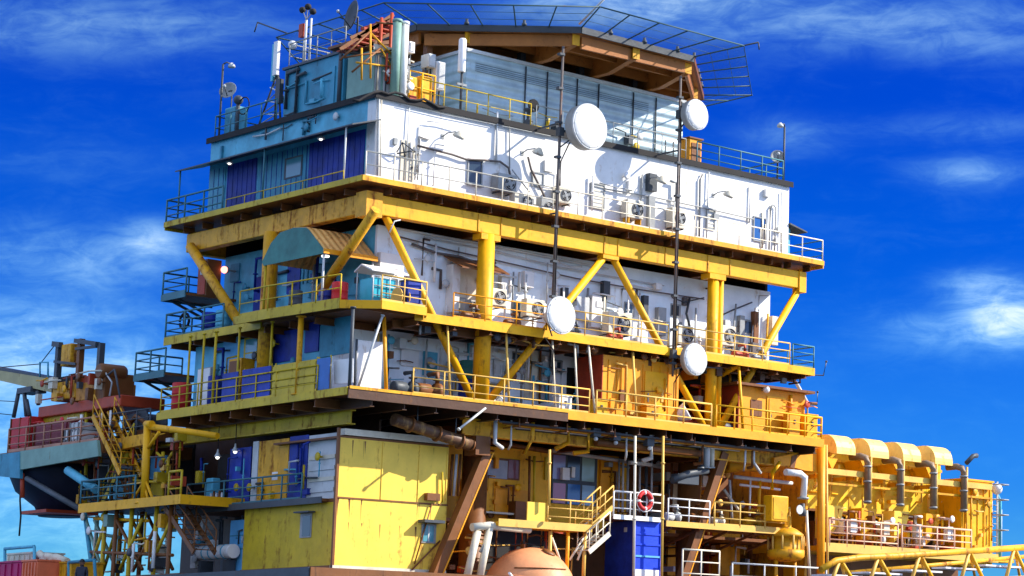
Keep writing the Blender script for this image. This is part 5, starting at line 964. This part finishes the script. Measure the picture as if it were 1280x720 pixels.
x0,x1,z0,z1 = fr(961,620,982,652,-1.3); bx("filter_box", yellow, t, x0, x1, -1.5, -.9, z0, z1, bev=.04); bx("filter_door", yellowR, t, x0+.1, x1-.1, -1.53, -1.503, z0+.1, z1-.1); tb("pipe", yellow, t, [F(965,612,-1.2),F(966,590,-1.2),F(975,578,-1.2)], .1, 8)
t = T("white_duct", "white elbow duct dropping from under the main deck's right end", "duct", F(1005,630,-1.5)); tb("duct", white, t, [F(982,590,-1.5),F(1000,592,-1.5),F(1006,597,-1.5),F(1004,622,-1.5)], .16, 14); MB().lathe([(.28,0),(.28,.08)], F(1004,624,-1.5), (0,0,1), 14).build("flange", grey, t); MB().lathe([(.16,-.5),(.22,-.3),(.12,-.1),(.12,.1)], F(1003,632,-1.5), (0,0,1), 12).build("valve", dgrey, t); MB().lathe([(.22,0),(.22,.04)], F(1000,637,-1.8), (0,1,0), 12).build("handwheel", lgrey, t)
t = T("duct_hood", "bright orange-yellow sheet hood below the main deck's right corner", "hood", F(1000,580,-.8)); q = [F(968,572,-.8),F(1024,560,-.8),F(1024,590,-.8),F(1006,588,-.8),F(985,582,-.8),F(968,583,-.8)]; MB().prism(q, (0,1.6,0)).build("casing", orange, t); MB().prism([F(990,570,-.83),F(997,568,-.83),F(993,586,-.83),F(988,584,-.83)], (0,.025,0)).build("seam", brown, t)
for dx in (.4,2.2): q = F(972,575,-.4); tb("hanger", brown, t, [(q.x+dx,-.2,q.z),(q.x+dx,-.2,21.4)], .06, 6)
MB().tube([F(905,580,.6),F(930,577,.6),F(968,580,.6)], .45, 16).build("duct", yellowR, t)
for k,(a,c,m,r) in enumerate(((( 912,600),(915,650),lgrey,.06),((938,598),(937,645),white,.05),((918,596),(990,604),lgrey,.09),((925,606),(975,612),white,.06),((905,612),(925,640),cream,.07),((950,598),(948,640),yellow,.08),((1008,638),(1012,720),railW,.07),((1018,610),(1024,600),railY,.08))): tb("pipe", m, pmod, [F(*a,.8 if k != 6 else -1.2),F(*c,.8 if k != 6 else -1.2)], r, 8)
guardrail([(18.6,-2.2,ZC-.14),(24.6,-2.2,ZC-.14)], "grey guardrail on the lowest deck below the yellow catwalk", lgrey, h=1.15, nr=2, sp=2.0, r=.04, toe=False)
guardrail([(15.6,-2.2,ZC-.1),(17.8,-2.2,ZC-.1)], "pale guardrail on the lowest deck right beside the blue container", railW, h=1.6, nr=3, sp=1.1, r=.04, toe=False)
# ================================================================== COMPRESSOR MODULE AT THE RIGHT
cm = T("compressor_module", "long yellow compressor building with four curved intake hoods at the far right", "building", (26,0,ZC))
bx("wall", wallY, cm, 26.6, 36.6, 1.6, 1.75, 18.9, 21.75); bx("wall", yellow, cm, 36.5, 38.9, .0, .15, 16.4, 20.85); bx("wall", yellow, cm, 36.5, 36.65, .153, 1.6, 16.4, 20.85); bx("wall", brown, cm, 26.4, 36.5, 3.6, 3.75, ZC, 18.9); bx("roof", yellow, cm, 26.4, 36.7, 1.55, 8, 21.753, 21.85); bx("roof", yellow, cm, 36.45, 39.0, -.05, 8, 20.853, 20.95); bx("wall", yellow, cm, 38.75, 38.9, .153, 8, 16.4, 20.85)
bx("wall", yellowR, cm, 26.25, 26.4, 1.0, 8, ZC, 21.75); bx("soffit", brown, cm, 26.4, 36.5, 1.6, 3.6, 18.78, 18.897)
for z, m, h in ((20.45,railY,.28),(19.95,yellowR,.1),(21.3,yellow,.14)): bx("belt_beam", m, cm, 26.4, 36.48 if z > 20.5 else 38.6, 1.38 if z > 20.5 else -.25, 1.597 if z > 20.5 else -.05, z, z+h)
for k in range(6): x = 26.6+k*2.0; bx("belt_bracket", yellowR, cm, x, x+.12, -.045, 1.59, 20.3, 20.5)
for k in range(5): bx("wall_rib", yellow, cm, 36.75+k*.48, 36.83+k*.48, -.05, -.003, 16.5, 20.7)
bx("deck_slab", yellowR, cm, 26.0, 39.0, -.3, 8, 16.7, 16.95); bx("deck_edge", railY, cm, 26.0, 39.0, -.36, -.303, 16.66, 17.1); bx("under_wall", brown, cm, 26.0, 39, 2.5, 2.6, ZC-2, 16.7)
for k in range(4):
    x0 = 27.45+k*2.38; arc = [(2.2,22.55)]+[(.95-.85*math.sin(a), 21.72+.83*math.cos(a)) for a in [j*math.pi/2/8 for j in range(9)]]+[(.1,21.55),(.3,21.55),(1.0,21.75),(2.2,21.87)]
    h = MB().prism([(x0,y,z) for y,z in arc], (1.32,0,0)).build("intake_hood", hoodc, cm); bx("hood_seam", yellowR, h, x0+1.325, x0+1.36, .3, 2.2, 21.87, 22.3)
    MB().prism([(x0-.5,.3,21.35),(x0+.3,.3,21.35),(x0-.1,.3,20.75)], (0,1.28,0)).build("hopper_bracket", yellow, cm)
    xe = (29.1,31.45,33.9,36.2)[k]; e = MB().tube([(xe-.2,.6,21.5),(xe-.1,.0,21.52),(xe,-.3,21.42),(xe,-.42,21.15),(xe,-.42,19.15)], .17, 12).build("exhaust_pipe", rustg, cm)
    for z in (19.2,20.2,20.95): MB().lathe([(.22,0),(.22,.08)], (xe,-.42,z), (0,0,1), 12).build("flange", grey, e)
    tb("exhaust_edge_pipe", railY, cm, [(xe+.26,-.4,21.5),(xe+.26,-.4,19.2)], .06, 6)
    xm = 27.2+k*2.35; MB().prism([(xm,.4,19.0),(xm+1.1,.4,19.0),(xm+.9,.4,18.3),(xm+.3,.4,17.6),(xm,.4,17.4)], (0,.9,0)).build("gusset_plate", yellow if k%2 else lemon, cm)
    bx("engine_block", (brown,redox,brown,dgrey)[k], cm, xm+.1, xm+1.7, 1.5, 2.9, 16.953, 18.3, bev=.05); MB().lathe([(.35,0),(.35,1.3)], (xm+.3,1.3,18.35), (1,0,0), 14).build("cylinder", (lgrey,railY,olive,lgrey)[k], cm)
    for j in range(3): tb("riser_pipe", (railY,lgrey,yellow)[j], cm, [(xm+1.3+j*.25,.9,16.95),(xm+1.3+j*.25,.9,18.2+.2*j),(xm+1.3+j*.25,1.6,18.3+.2*j)], .07, 8)
    bx("control_box", (white,cream,lgrey,white)[k], cm, xm+.95, xm+1.35, -.25, .05, 17.7, 18.35)
tb("hood_link_pipe", dgrey, cm, [(36.4,-.42,21.7),(36.9,-.42,22.1),(37.2,-.42,22.15)], .13, 10)
guardrail([(26.6,-.33,16.95),(31.4,-.33,16.95)], "rose-tinted guardrail on the compressor building's walkway, left run by the orange leg", railP, nr=4, sp=1.2, r=.045, h=1.3)
guardrail([(31.7,-.33,16.95),(36.9,-.33,16.95)], "rose-tinted guardrail on the compressor building's walkway, right run by the ribbed end wall", railP, nr=4, sp=1.2, r=.045, h=1.3)
t = T("caged_ladder", "pale grey caged ladder and pipes at the compressor building's far right end", "ladder", (39.3,.5,16.9))
for x in (39.3,39.75): tb("stile", lgrey, t, [(x,.4,16.9),(x,.4,21.0)], .05, 7)
for k in range(12): tb("rung", grey, t, [(39.3,.4,17.1+k*.33),(39.75,.4,17.1+k*.33)], .03, 6)
for k in range(4): tb("cage_hoop", grey, t, [(39.25,.35,18.4+k*.8),(39.2,-.3,18.4+k*.8),(39.85,-.3,18.4+k*.8),(39.8,.35,18.4+k*.8)], .035, 6)
tb("vent_pipe", teal, t, [(40.2,.6,16.9),(40.2,.6,20.0),(40.0,.6,20.3)], .09, 8); tb("vent_pipe", lgrey, t, [(40.6,.9,16.9),(40.6,.9,19.6)], .07, 8); bx("foot_bracket", yellow, t, 38.95, 41, .3, 1.2, 16.75, 16.9)
MB().sphere((39.6,.3,20.6), .3, 14, 10).build("lamp_globe", white, t)
# ================================================================== GANGWAY IN FRONT (foreground right)
gw = T("gangway", "yellow tubular gangway with slanted struts and white floor plates crossing the lower right corner", "gangway", (19,-8,15.0)); yg = -8.0
R = lambda px, py, y=yg: F(px, py, y)
tb("top_chord", yellowR, gw, [R(1026,712),R(1045,701),R(1075,697),R(1124,695),R(1285,684)], .15, 12); tb("top_chord", yellowR, gw, [R(1060,716,-6.6),R(1290,695,-6.6)], .1, 10)
for px in (1050,1098,1150,1212,1268):
    top = R(px, 699-(px-1050)*.066); tb("strut", railY, gw, [top, R(px-14,735)], .09, 8); tb("strut", yellow, gw, [top, R(px+22,735)], .09, 8); tb("cross_strut", yellowR, gw, [top, R(px+8,728,-6.6)], .07, 8)
tb("bottom_chord", yellow, gw, [R(1020,737),R(1290,722)], .12, 10)
for k in range(5): px = 1040+k*50; bx("floor_plate", gangw, gw, R(px,720).x, R(px+46,720).x, -7.6, -6.7, R(px,717-k*3).z-.08, R(px,717-k*3).z)
MB().bar(V((19.0,-6.2,14.6)), V((34,-6.2,14.9)), .3, .5).build("side_beam", brown, gw)
bx("end_support", brown, gw, 18.8, 19.3, -8.2, -2.5, ZC-.9, ZC-.2)
for k in range(3): tb("support_leg", brown, gw, [(26+k*5,-7.2,-1),(26+k*5,-7.2,14.5)], .25, 12)

clutter(cm, 1, 1.2, 26.8, 36.3, 17.0, 18.8, 80, 31, (railY,yellow,lgrey,redox,brown,white,yellowR,railP), 1.3)
clutter(cm, 1, 1.6, 26.8, 36.3, 19.0, 21.5, 30, 32, (yellow,railY,yellowR,lemon), .4)
clutter(cm, 1, 0, 36.7, 38.7, 17.0, 20.6, 12, 33, (yellow,railY,yellowR), .2)
clutter(pmod, 1, 3.0, 4.8, 11.6, 17.3, 20.5, 14, 34, (yellowR,brown,orange,yellow,brown), .3)
clutter(pmod, 1, 3.0, 14.9, 16.3, 17.3, 20.5, 14, 40, (yellowR,brown,grey,railY), .5)
clutter(pmod, 1, 4.4, 16.8, 25, ZC, 20.6, 80, 35, (yellowR,brown,orange,grey,redox,railY,lgrey,white,dgrey), 1.8)
clutter(pmod, 1, 1.2, 4.6, 12.0, ZC, 16.9, 40, 36, (brown,redox,brown,railY,brownd,dgrey), 1.4)
clutter(ym_, 0, -.64, 1.0, 11, 17.7, 20.0, 26, 38, (blue,lgrey,teal,yellowR,dgrey,olive), .3)
clutter(ym_, 0, -.6, 7.2, 11.4, ZC, 17.2, 26, 39, (tealdk,lgrey,teal,brown,dgrey,white), .4)
bx("back_wall", brownd, ym_, 2.2, 2.3, 2.0, 17.5, 13.5, 21.5)  # added dark fill sheet behind the open bay, standing in for deep shade
for k in range(11):
    rg = random.Random(400+k); x = 5+rg.random()*19; tb("bracket_pipe", rg.choice((brown,dgrey,yellowR,lgrey)), pk, [(x,-1.2,21.3),(x,-1.2,20.6-rg.random()*.4),(x+rg.uniform(-.8,.8),-1.0,20.4-rg.random()*.5)], rg.uniform(.04,.12), 8)
# ================================================================== CRANE, STAIR TOWER AND LOADING PLATFORM AT THE LEFT
XC = -3.0
def C(px, py, x=XC): return S(px, py, x)
cp = T("crane_platform", "green-grey crane platform cantilevered to the left with dark hull-shaped pedestal below", "platform", C(70,575))
a, c = C(27,576), C(121,557)
bx("deck_plate", brown, cp, XC, 1.5, c.y-.5, a.y+2.2, 20.2, 20.75)
MB().prism([C(25,564,-3.17),C(121,550,-3.17),C(123,570,-3.17),C(25,587,-3.17)], (.15,0,0)).build("edge_beam", green, cp); MB().prism([C(-14,570,-3.2),C(24.5,564.5,-3.2),C(24.5,598,-3.2),C(-14,594,-3.2)], (.16,0,0)).build("edge_beam", tealdk, cp)
pc = C(72,590,-.8); MB().lathe([(1.0,-2.35),(1.2,-1.9),(2.1,-1.2),(2.5,-.3),(2.5,0)], (-.5,pc.y,20.2), (0,0,1), 26).build("pedestal", paint("dark_blue_hull", (.012,.018,.04), rust=.2), cp)
for a, c, r, m in ((C(34,598),C(106,640),.13,dgrey),(C(85,588),C(120,612),.2,teal),(C(28,592),C(28,622),.1,redox)): tb("strut", m, cp, [a, c], r, 10)
bx("pedestal_ring", redox, cp, -2.2, .4, pc.y-1.9, pc.y+.6, 17.9, 18.05)
MB().tube([C(26,598),C(25,625),C(26,645),C(24,670)], .04, 6).build("hanging_rope", dark, cp)
def cbox(par, name, q, m, x=XC, d=1.5, **k):
    y0,y1,z0,z1 = sr(*q, x); return bx(name, m, par, x, x+d, y0, y1, z0, z1, **k)
crn = T("crane", "rusty yellow pedestal crane with gantry frame and boom reaching out to the left", "crane", C(90,525))
xk = -2.0
cbox(crn, "slew_ring", (48,501,150,515), redox, xk, 2.2, bev=.05); cbox(crn, "pedestal_collar", (50,515.5,104,528), olive, xk+.2, 1.8); cbox(crn, "pedestal_base", (56,528.5,98,556), brown, xk+.4, 1.6)
cbox(crn, "machine_house", (64,477,94,499), yellowR, xk, 2.0, bev=.04); cbox(crn, "machine_house", (94.5,478,119,500), paint("rust_yellow", (.55,.22,.02), rust=.5), xk, 2.0, bev=.04); cbox(crn, "winch_base", (100,470,116,478), redox, xk+.2, 1.4); cbox(crn, "counterweight", (119,466,130,500), brown, xk, 1.5, bev=.06)
p = C(128,464,xk); MB().lathe([(.3,0),(.36,.1),(.36,1.2),(.3,1.3)], (xk-.2,p.y,p.z), (1,0,0), 18).build("engine", brown, crn)
MB().tube([C(133,470,xk),C(143,462,xk),C(146,475,xk),C(150,497,xk)], .05, 6).build("hydraulic_hose", dgrey, crn); MB().tube([C(132,466,xk),C(140,478,xk),C(137,495,xk)], .04, 6).build("hydraulic_hose", lgrey, crn)
for px, y0, y1 in ((68,430,478),(95,424,479),(121,429,470)): a, c = C(px,y0,xk), C(px,y1,xk); bx("gantry_post", dgrey if px != 95 else brown, crn, xk, xk+.25, c.y-.13, c.y+.13, c.z, a.z)
MB().bar(C(95,426,xk), C(122,430,xk), .22, .2).build("gantry_beam", dgrey, crn); MB().bar(C(67,430,xk), C(76,431,xk), .2, .25).build("gantry_beam", dgrey, crn); MB().bar(C(95,436,xk), C(121,433,xk), .12, .12).build("gantry_beam", dgrey, crn); MB().bar(C(68,452,xk), C(95,455,xk), .1, .12).build("gantry_beam", dgrey, crn)
cbox(crn, "hoist_block", (76,430,88,457), yellowR, xk, .7, bev=.05); cbox(crn, "sheave", (74,470,92,479), dark, xk+.1, .8)
MB().prism([C(-25,459,xk),C(66,474,xk),C(66,491,xk),C(-25,470,xk)], (.9,0,0)).build("boom", paint("boom_grey_yellow", (.42,.36,.16), rust=.35), crn)
MB().prism([C(-25,455,xk),C(66,472,xk),C(66,473.8,xk),C(-25,458.8,xk)], (.92,0,0)).build("boom_flange", dgrey, crn)
f = MB(); q = C(55,462,xk); f.tube([C(50,471,xk),C(50,453,xk),C(60,453,xk),C(60,472,xk)], .05, 6); f.build("boom_bracket", teal, crn)
for a, c in (((24,486),(17,522)),((30,486),(33,520)),((47,489),(48,506)),((33,500),(37,520))): tb("boom_rest_leg", dgrey, crn, [C(*a,xk),C(*c,xk)], .1, 8)
cbox(crn, "boom_rest_head", (21,484,38,491), dgrey, xk-.1, .8)
tb("pendant_wire", dark, crn, [C(-20,461,xk+.4),C(50,455,xk+.4),C(68,432,xk+.4)], .025, 5); tb("pendant_wire", dark, crn, [C(-20,500,xk+.4),C(20,502,xk+.4)], .02, 5); tb("pendant_wire", dark, crn, [C(-20,515,xk+.4),C(18,519,xk+.4)], .02, 5)
for q, m, l, cat in (((13,522,38,560),red,"dark red box container on the crane platform's far left end","container"),((42,527,88,555),paint("deep_red_paint", (.20,.015,.02), rust=.2),"deep red low container behind the crane platform's rail","container"),((89,528,99,537),lgrey,"grey box on the crane platform above a white one","box"),((79,536,86,553),white,"white narrow box left of the staircase on the crane platform","box"),((90,537.5,98,552),white,"white square box beside the staircase on the crane platform","box")):
    y0,y1,z0,z1 = sr(*q, -2.4); t = T("cargo_container" if cat == "container" else "cargo_box", l, cat, (-2.4,y0,z0), "boxes on the crane platform"); z0 = max(z0, 20.752) if cat == "container" or z0 < 21.3 else z0
    bx("body", m, t, -2.4, -1.2, y0, y1, z0, z1, bev=.03); bx("door", m, t, -2.44, -2.404, y0+(y1-y0)*.1, y0+(y1-y0)*.9, z0+.1, z1-.08)
    for k in (.0,.5,.96): bx("corner_rib", brown if cat == "container" else grey, t, -2.46, -2.404, y0+(y1-y0)*k, y0+(y1-y0)*k+.05, z0, z1)
guardrail([(XC+.05,C(122,557).y,20.76),(XC+.05,C(8,570).y,20.76)], "rust-red guardrail along the crane platform before the red containers", paint("pale_rust_rail", (.45,.20,.12), rust=.3, bump=0), nr=3, sp=1.7, r=.04)
guardrail([(-2.0,13.4,21.0),(-2.0,16.9,21.0)], "dark guardrail behind the staircase head near the davit post", dgrey, nr=3, sp=1.1, r=.035, toe=False)
t = T("machine_skid", "dark rusty winch machinery between the crane and the main deck", "machine", C(165,530)); cbox(t, "base", (150,538,188,552), brown, -1.6, 2.0); cbox(t, "winch_frame", (152,517,170,537), dgrey, -1.4, 1.4, bev=.08); p = C(176,528,-1.2); MB().lathe([(.6,0),(.6,.1),(.4,.12),(.4,.9),(.6,.92),(.6,1.0)], p, (1,0,0), 16).build("drum", dgrey, t); tb("pipe", brown, t, [C(150,545,-1.7),C(170,520,-1.7),C(186,532,-1.7)], .1, 8)
MB().bar(C(118,562,-2.2), C(190,548,-2.2), .3, .5).build("support_beam", yellowR, t)
# stairs zigzag
def cst(a, c, l, m, x=-3.0, side=None): return stair(C(*a,x), C(*c,x), 1.0, 9, l, m, (1,0,0), side=side)
cst((150,592),(116,520), "yellow-brown stairs climbing left to the crane platform", yellowR)
cst((128,628),(166,556), "shaded stairs with grey-blue treads between the yellow landing and the crane level", olive, -2.0, lgrey)
cst((242,690),(206,634), "long dark stairs falling right from the yellow landing to the lowest deck", brown, -3.2)
st2 = T("scaffold_tower", "weathered yellow-brown framework of posts and braces round the left staircases", "steel frame", C(150,600))
for px, y0, y1, m in ((108,515,632,olive),(126,508,632,yellowR),(140,508,632,brown),(163,540,634,brown),(166,560,634,yellowR),(204,565,640,olive),(222,562,634,brown)): tb("post", m, st2, [C(px,y0,-1.8),C(px-1,y1,-1.8)], .08, 8)
for a, c, m in (((115,510),(160,620),brown),((135,515),(170,600),yellowR),((150,505),(176,560),brown),((118,560),(135,540),olive),((196,566),(206,575),olive),((216,565),(208,578),olive),((145,540),(185,548),brown),((120,575),(165,570),brown),((165,600),(206,604),olive)): tb("brace", m, st2, [C(*a,-1.9),C(*c,-1.9)], .06, 7)
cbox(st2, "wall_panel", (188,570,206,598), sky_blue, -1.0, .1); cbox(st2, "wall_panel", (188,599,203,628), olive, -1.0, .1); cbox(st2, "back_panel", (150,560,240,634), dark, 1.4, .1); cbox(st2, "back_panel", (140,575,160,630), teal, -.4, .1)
# davit post
dv = T("davit", "bright yellow davit post with slim arm standing on the yellow landing", "davit", C(183,627,-3.3)); xd = -3.3
tb("post", yellow, dv, [C(180,630,xd),C(184.5,531,xd)], .16, 12); tb("arm", yellow, dv, [C(184,533,xd),C(225,538,xd+.4),C(272,545,xd+.9)], .14, 10); tb("knee_brace", yellow, dv, [C(185,560,xd),C(199,540,xd)], .07, 8); tb("cap", yellow, dv, [C(183,530.5,xd),C(190,530.5,xd)], .17, 10)
for a, c in (((181,600),(167,624)),((182,600),(192,627)),((181,606),(186,630))): tb("foot_brace", yellow, dv, [C(*a,xd),C(*c,xd)], .06, 8)
MB().lathe([(.4,0),(.4,.08)], C(180,629,xd)-V((0,0,.04)), (0,0,1), 14).build("base_plate", yellow, dv)
# yellow landing and its lattice
XLn = -3.6
ld = T("landing", "yellow-edged landing with rusty underside at the foot of the davit post", "platform", C(160,635,XLn)); a, c = C(225,632,XLn), C(100,636,XLn); zl2 = (C(162,627,XLn).z)
bx("plate", brown, ld, XLn, 1.0, a.y, c.y, zl2-.25, zl2); bx("edge_beam", yellow, ld, XLn-.06, XLn-.003, a.y-.1, c.y+.05, zl2-.3, zl2+.1); bx("edge_beam", yellow, ld, XLn, 1.0, a.y-.1, a.y-.003, zl2-.3, zl2+.1)
guardrail([(XLn,a.y+3.8,zl2),(XLn,c.y,zl2),(.5,c.y,zl2)], "teal guardrail at the left end of the yellow landing", railT, nr=3, sp=1.4, r=.04, toe=False)
guardrail([(XLn,a.y,zl2),(XLn,a.y+1.0,zl2)], "short olive guardrail at the right end of the yellow landing", olive, nr=3, sp=.9, r=.05, toe=False)
lt = T("lattice_tower", "green and yellow lattice tower of crossed braces under the yellow landing", "steel frame", C(150,720)); 
b0 = 12.0
for px, m, x in ((106,tealdk,-3.2),(122,green,-2.0),(132,olive,-3.2),(146,brown,-3.2),(152,yellowR,-2.2),(165,olive,-3.2),(178,brown,-2.0),(196,olive,-3.2),(214,brown,-3.2)):
    a = C(px,640,x); dx = 1.0 if px == 106 else 0; c = V((x, a.y-(2.2 if px == 106 else 0), b0)); tb("post", m, lt, [V((a.x,a.y,zl2-.25)), c], .1, 8)
for a, c, m, x in (((106,645),(128,715),green,-3.2),((132,650),(112,715),olive,-3.2),((118,650),(146,712),green,-2.6),((150,646),(128,718),olive,-2.6),((146,650),(178,712),brown,-3.2),((178,648),(150,712),olive,-3.2),((165,650),(200,715),yellowR,-2.4),((200,648),(166,714),brown,-3.2),((185,645),(216,712),brown,-2.4),((214,650),(186,712),olive,-3.2),((118,648),(185,651),yellow,-3.0),((112,690),(216,694),brown,-3.2),((126,668),(150,672),green,-2.6)): tb("brace", m, lt, [C(*a,x),C(*c,x)], .075, 7)
bx("base_beam", brown, lt, -3.5, -3.1, C(230,700,-3.3).y, C(120,715,-3.3).y, 14.35, 14.65)
# ================================================================== FAR BOTTOM LEFT: cargo deck, person
XF = -6.0
fd = T("cargo_deck", "low cargo deck at the bottom left carrying red and yellow containers", "deck", C(60,740,XF)); zfd = C(103,752,XF).z
bx("plate", brown, fd, XF-.4, XF+6, C(122,720,XF).y, C(-20,720,XF).y+4, zfd-.3, zfd); bx("edge_beam", yellowR, fd, XF-.46, XF-.403, C(122,720,XF).y, C(-20,720,XF).y+4, zfd-.35, zfd+.1)
for k in range(3): tb("leg", brown, fd, [(XF+1,C(110-40*k,720,XF).y,-1),(XF+1,C(110-40*k,720,XF).y,zfd-.3)], .3, 12)
tb("deck_tie", brown, fd, [(XF+3,C(110,720,XF).y,zfd-.15),(-2.0,11.0,zfd-.05)], .25, 10)
for q, m, x, l in (((-14,704,26,735),paint("magenta_red_paint", (.45,.01,.10), rust=.05),XF,"magenta-red container at the very bottom left corner"),((27,702,46,735),paint("coral_paint", (.75,.16,.06), rust=.1),XF,"coral-red container right of the magenta one at the bottom left"),((8,693,40,702),cream,XF+1.6,"cream-topped box behind the red containers at the bottom left"),((48,705,88,735),yellowR,XF+1,"yellow low container right of the coral one at the bottom left")):
    y0,y1,z0,z1 = sr(*q, x); t = T("cargo_container", l, "container", (x,y0,zfd), "containers on the low cargo deck"); bx("body", m, t, x, x+1.5, y0, y1, zfd+.002, z1, bev=.03); bx("lid", m, t, x-.04, x+1.54, y0-.03, y1+.03, z1+.003, z1+.08)
    for k in range(5): bx("rib", m, t, x-.05, x-.004, y0+(y1-y0)*(k+.5)/5-.05, y0+(y1-y0)*(k+.5)/5+.05, zfd+.1, z1-.05)
def frame_(pts, l, m): 
    t = T("lifting_frame", l, "frame", C(*pts[0],XF+1)); 
    for a, c in zip(pts, pts[1:]): tb("tube", m, t, [C(*a,XF+1),C(*c,XF+1)], .07, 8)
frame_([(6,735),(6,686),(43,683),(43,735)], "slim blue-grey tube frame standing above the red containers at the bottom left", teal)
frame_([(86,735),(86,703),(118,700),(120,735)], "low blue-grey tube frame behind the person at the bottom left", tealdk)
tb_ = T("vent_pipes", "pale yellow pipe bundle over the yellow container at the bottom left", "pipes", C(60,700,XF+2))
for k, q in enumerate((((50,704),(58,695),(72,698)),((62,704),(70,696),(84,702)),((44,700),(50,692),(60,702)))): tb("pipe", cream, tb_, [C(*p_,XF+1.2) for p_ in q], .16, 10)
bx("plinth", brown, tb_, XF+1.05, XF+1.35, C(84,704,XF+1.2).y, C(44,704,XF+1.2).y, C(60,707,XF+1.2).z-.2, C(60,704,XF+1.2).z)
# person: one continuous skin
def person(foot, face, h=1.74):
    J = {"pelvis":(0,0,.53,.105),"belly":(0,.0,.60,.098),"chest":(0,.0,.72,.112),"neckb":(0,.005,.815,.055),"neck":(0,.005,.855,.038),"skull":(0,-.008,.905,.058),"crown":(0,.0,.965,.05),
        "hipl":(.055,0,.49,.065),"kneel":(.06,-.008,.27,.040),"anklel":(.062,.008,.05,.026),"toel":(.066,-.07,.018,.022),"hipr":(-.055,0,.49,.065),"kneer":(-.06,-.008,.27,.040),"ankler":(-.062,.008,.05,.026),"toer":(-.066,-.07,.018,.022),
        "shl":(.105,.005,.795,.048),"ell":(.135,.012,.63,.03),"wrl":(.135,-.035,.49,.02),"hal":(.135,-.05,.44,.022),"shr":(-.105,.005,.795,.048),"elr":(-.135,.012,.63,.03),"wrr":(-.135,-.035,.49,.02),"har":(-.135,-.05,.44,.022)}
    E_ = [("pelvis","belly"),("belly","chest"),("chest","neckb"),("neckb","neck"),("neck","skull"),("skull","crown"),("pelvis","hipl"),("hipl","kneel"),("kneel","anklel"),("anklel","toel"),("pelvis","hipr"),("hipr","kneer"),("kneer","ankler"),("ankler","toer"),("chest","shl"),("shl","ell"),("ell","wrl"),("wrl","hal"),("chest","shr"),("shr","elr"),("elr","wrr"),("wrr","har")]
    vs = [V(J[k][:3])*h for k in J]; rad = [J[k][3]*h for k in J]; idx = {k:i for i,k in enumerate(J)}; ed = [(idx[a],idx[c]) for a,c in E_]
    for s_, k in ((1,"hal"),(-1,"har")):                 # five fingers of unequal length rooted inside the palm
        pt = V(J[k][:3])*h
        for j, (dy, ln) in enumerate(((-.03,.075),(-.012,.09),(.006,.085),(.022,.065))):
            i0 = len(vs); vs += [pt+V((0,dy,-.02)), pt+V((-.01*s_,dy*1.1,-.02-ln*.55)), pt+V((-.025*s_,dy*1.1,-.02-ln))]; rad += [.010,.009,.007]; ed += [(idx[k],i0),(i0,i0+1),(i0+1,i0+2)]
        i0 = len(vs); vs += [pt+V((-.01*s_,-.04,.01)), pt+V((-.02*s_,-.06,-.03))]; rad += [.011,.009]; ed += [(idx[k],i0),(i0,i0+1)]
    me = bpy.data.meshes.new("person"); me.from_pydata([tuple(v) for v in vs], ed, []); o = bpy.data.objects.new("person", me); COL.objects.link(o)
    md_ = o.modifiers.new("skin", "SKIN"); sd_ = me.skin_vertices[0].data
    for i, r in enumerate(rad): sd_[i].radius = (r, r*(.8 if i in (0,1,2) else 1))
    sd_[0].use_root = True; sb = o.modifiers.new("smooth", "SUBSURF"); sb.levels = sb.render_levels = 2
    for p_ in me.polygons: p_.use_smooth = True
    me.materials.append(paint("dark_coverall", (.02,.02,.035), rust=0, bump=.1)); o.location = foot; o.rotation_euler.z = face; LOC["person"] = V((0,0,0))
    skin = paint("skin_tone", (.22,.10,.06), rust=0, var=.05, bump=0)
    hd_ = MB().sphere((0,-.012*h,.925*h), .066*h, 16, 12, (.86,1,1.18)); k = V((0,-.012*h,.925*h))
    hd_.lathe([(.014*h,0),(.004*h,.022*h)], k+V((0,-.062*h,-.012*h)), (0,-1,-.2), 8); hd_.box(-.02*h,.02*h,-.080*h,-.07*h,.885*h,.889*h)
    for s_ in (-1,1): hd_.sphere(k+V((s_*.025*h,-.058*h,.006*h)), .008*h, 8, 6); hd_.sphere(k+V((s_*.058*h,.004*h,-.004*h)), .014*h, 8, 6, (.5,1,1.4))
    hd_.build("face", skin, o); MB().sphere(k+V((0,.004*h,.012*h)), .072*h, 18, 8, (.9,1,1.15), z0=.1).build("helmet", paint("black_helmet", (.02,.02,.02), rust=0, rough=.3), o); MB().lathe([(.085*h,0),(.085*h,.008*h)], k+V((0,-.012*h,.018*h)), (0,0,1), 18).build("helmet_brim", MATS["black_helmet"], o)
    return o
pf = C(103,700,XF-.1); per = person((pf.x, pf.y, zfd), math.radians(-50), 1.74)
tag(per, "person in dark clothes and dark helmet on the low cargo deck, bottom left", "person")

clutter(crn, 0, -2.0, C(140,500,-2).y, C(50,500,-2).y, 22.7, 24.2, 22, 51, (redox,yellowR,brown,dgrey,cream), .3)
clutter(st2, 0, -1.6, C(238,600,-1.6).y, C(112,600,-1.6).y, 18.0, 21.3, 44, 52, (brown,yellowR,olive,lgrey,redox,dgrey,railY), 1.0)
clutter(lt, 0, -2.6, C(225,690,-2.6).y, C(120,690,-2.6).y, 14.6, 17.4, 46, 53, (brown,yellowR,olive,railW,white,dgrey,green), .9)
clutter(cp, 0, -2.0, C(150,540,-2).y, C(20,560,-2).y, 20.8, 22.2, 26, 54, (red,redox,brown,railW,white,dgrey), .4)
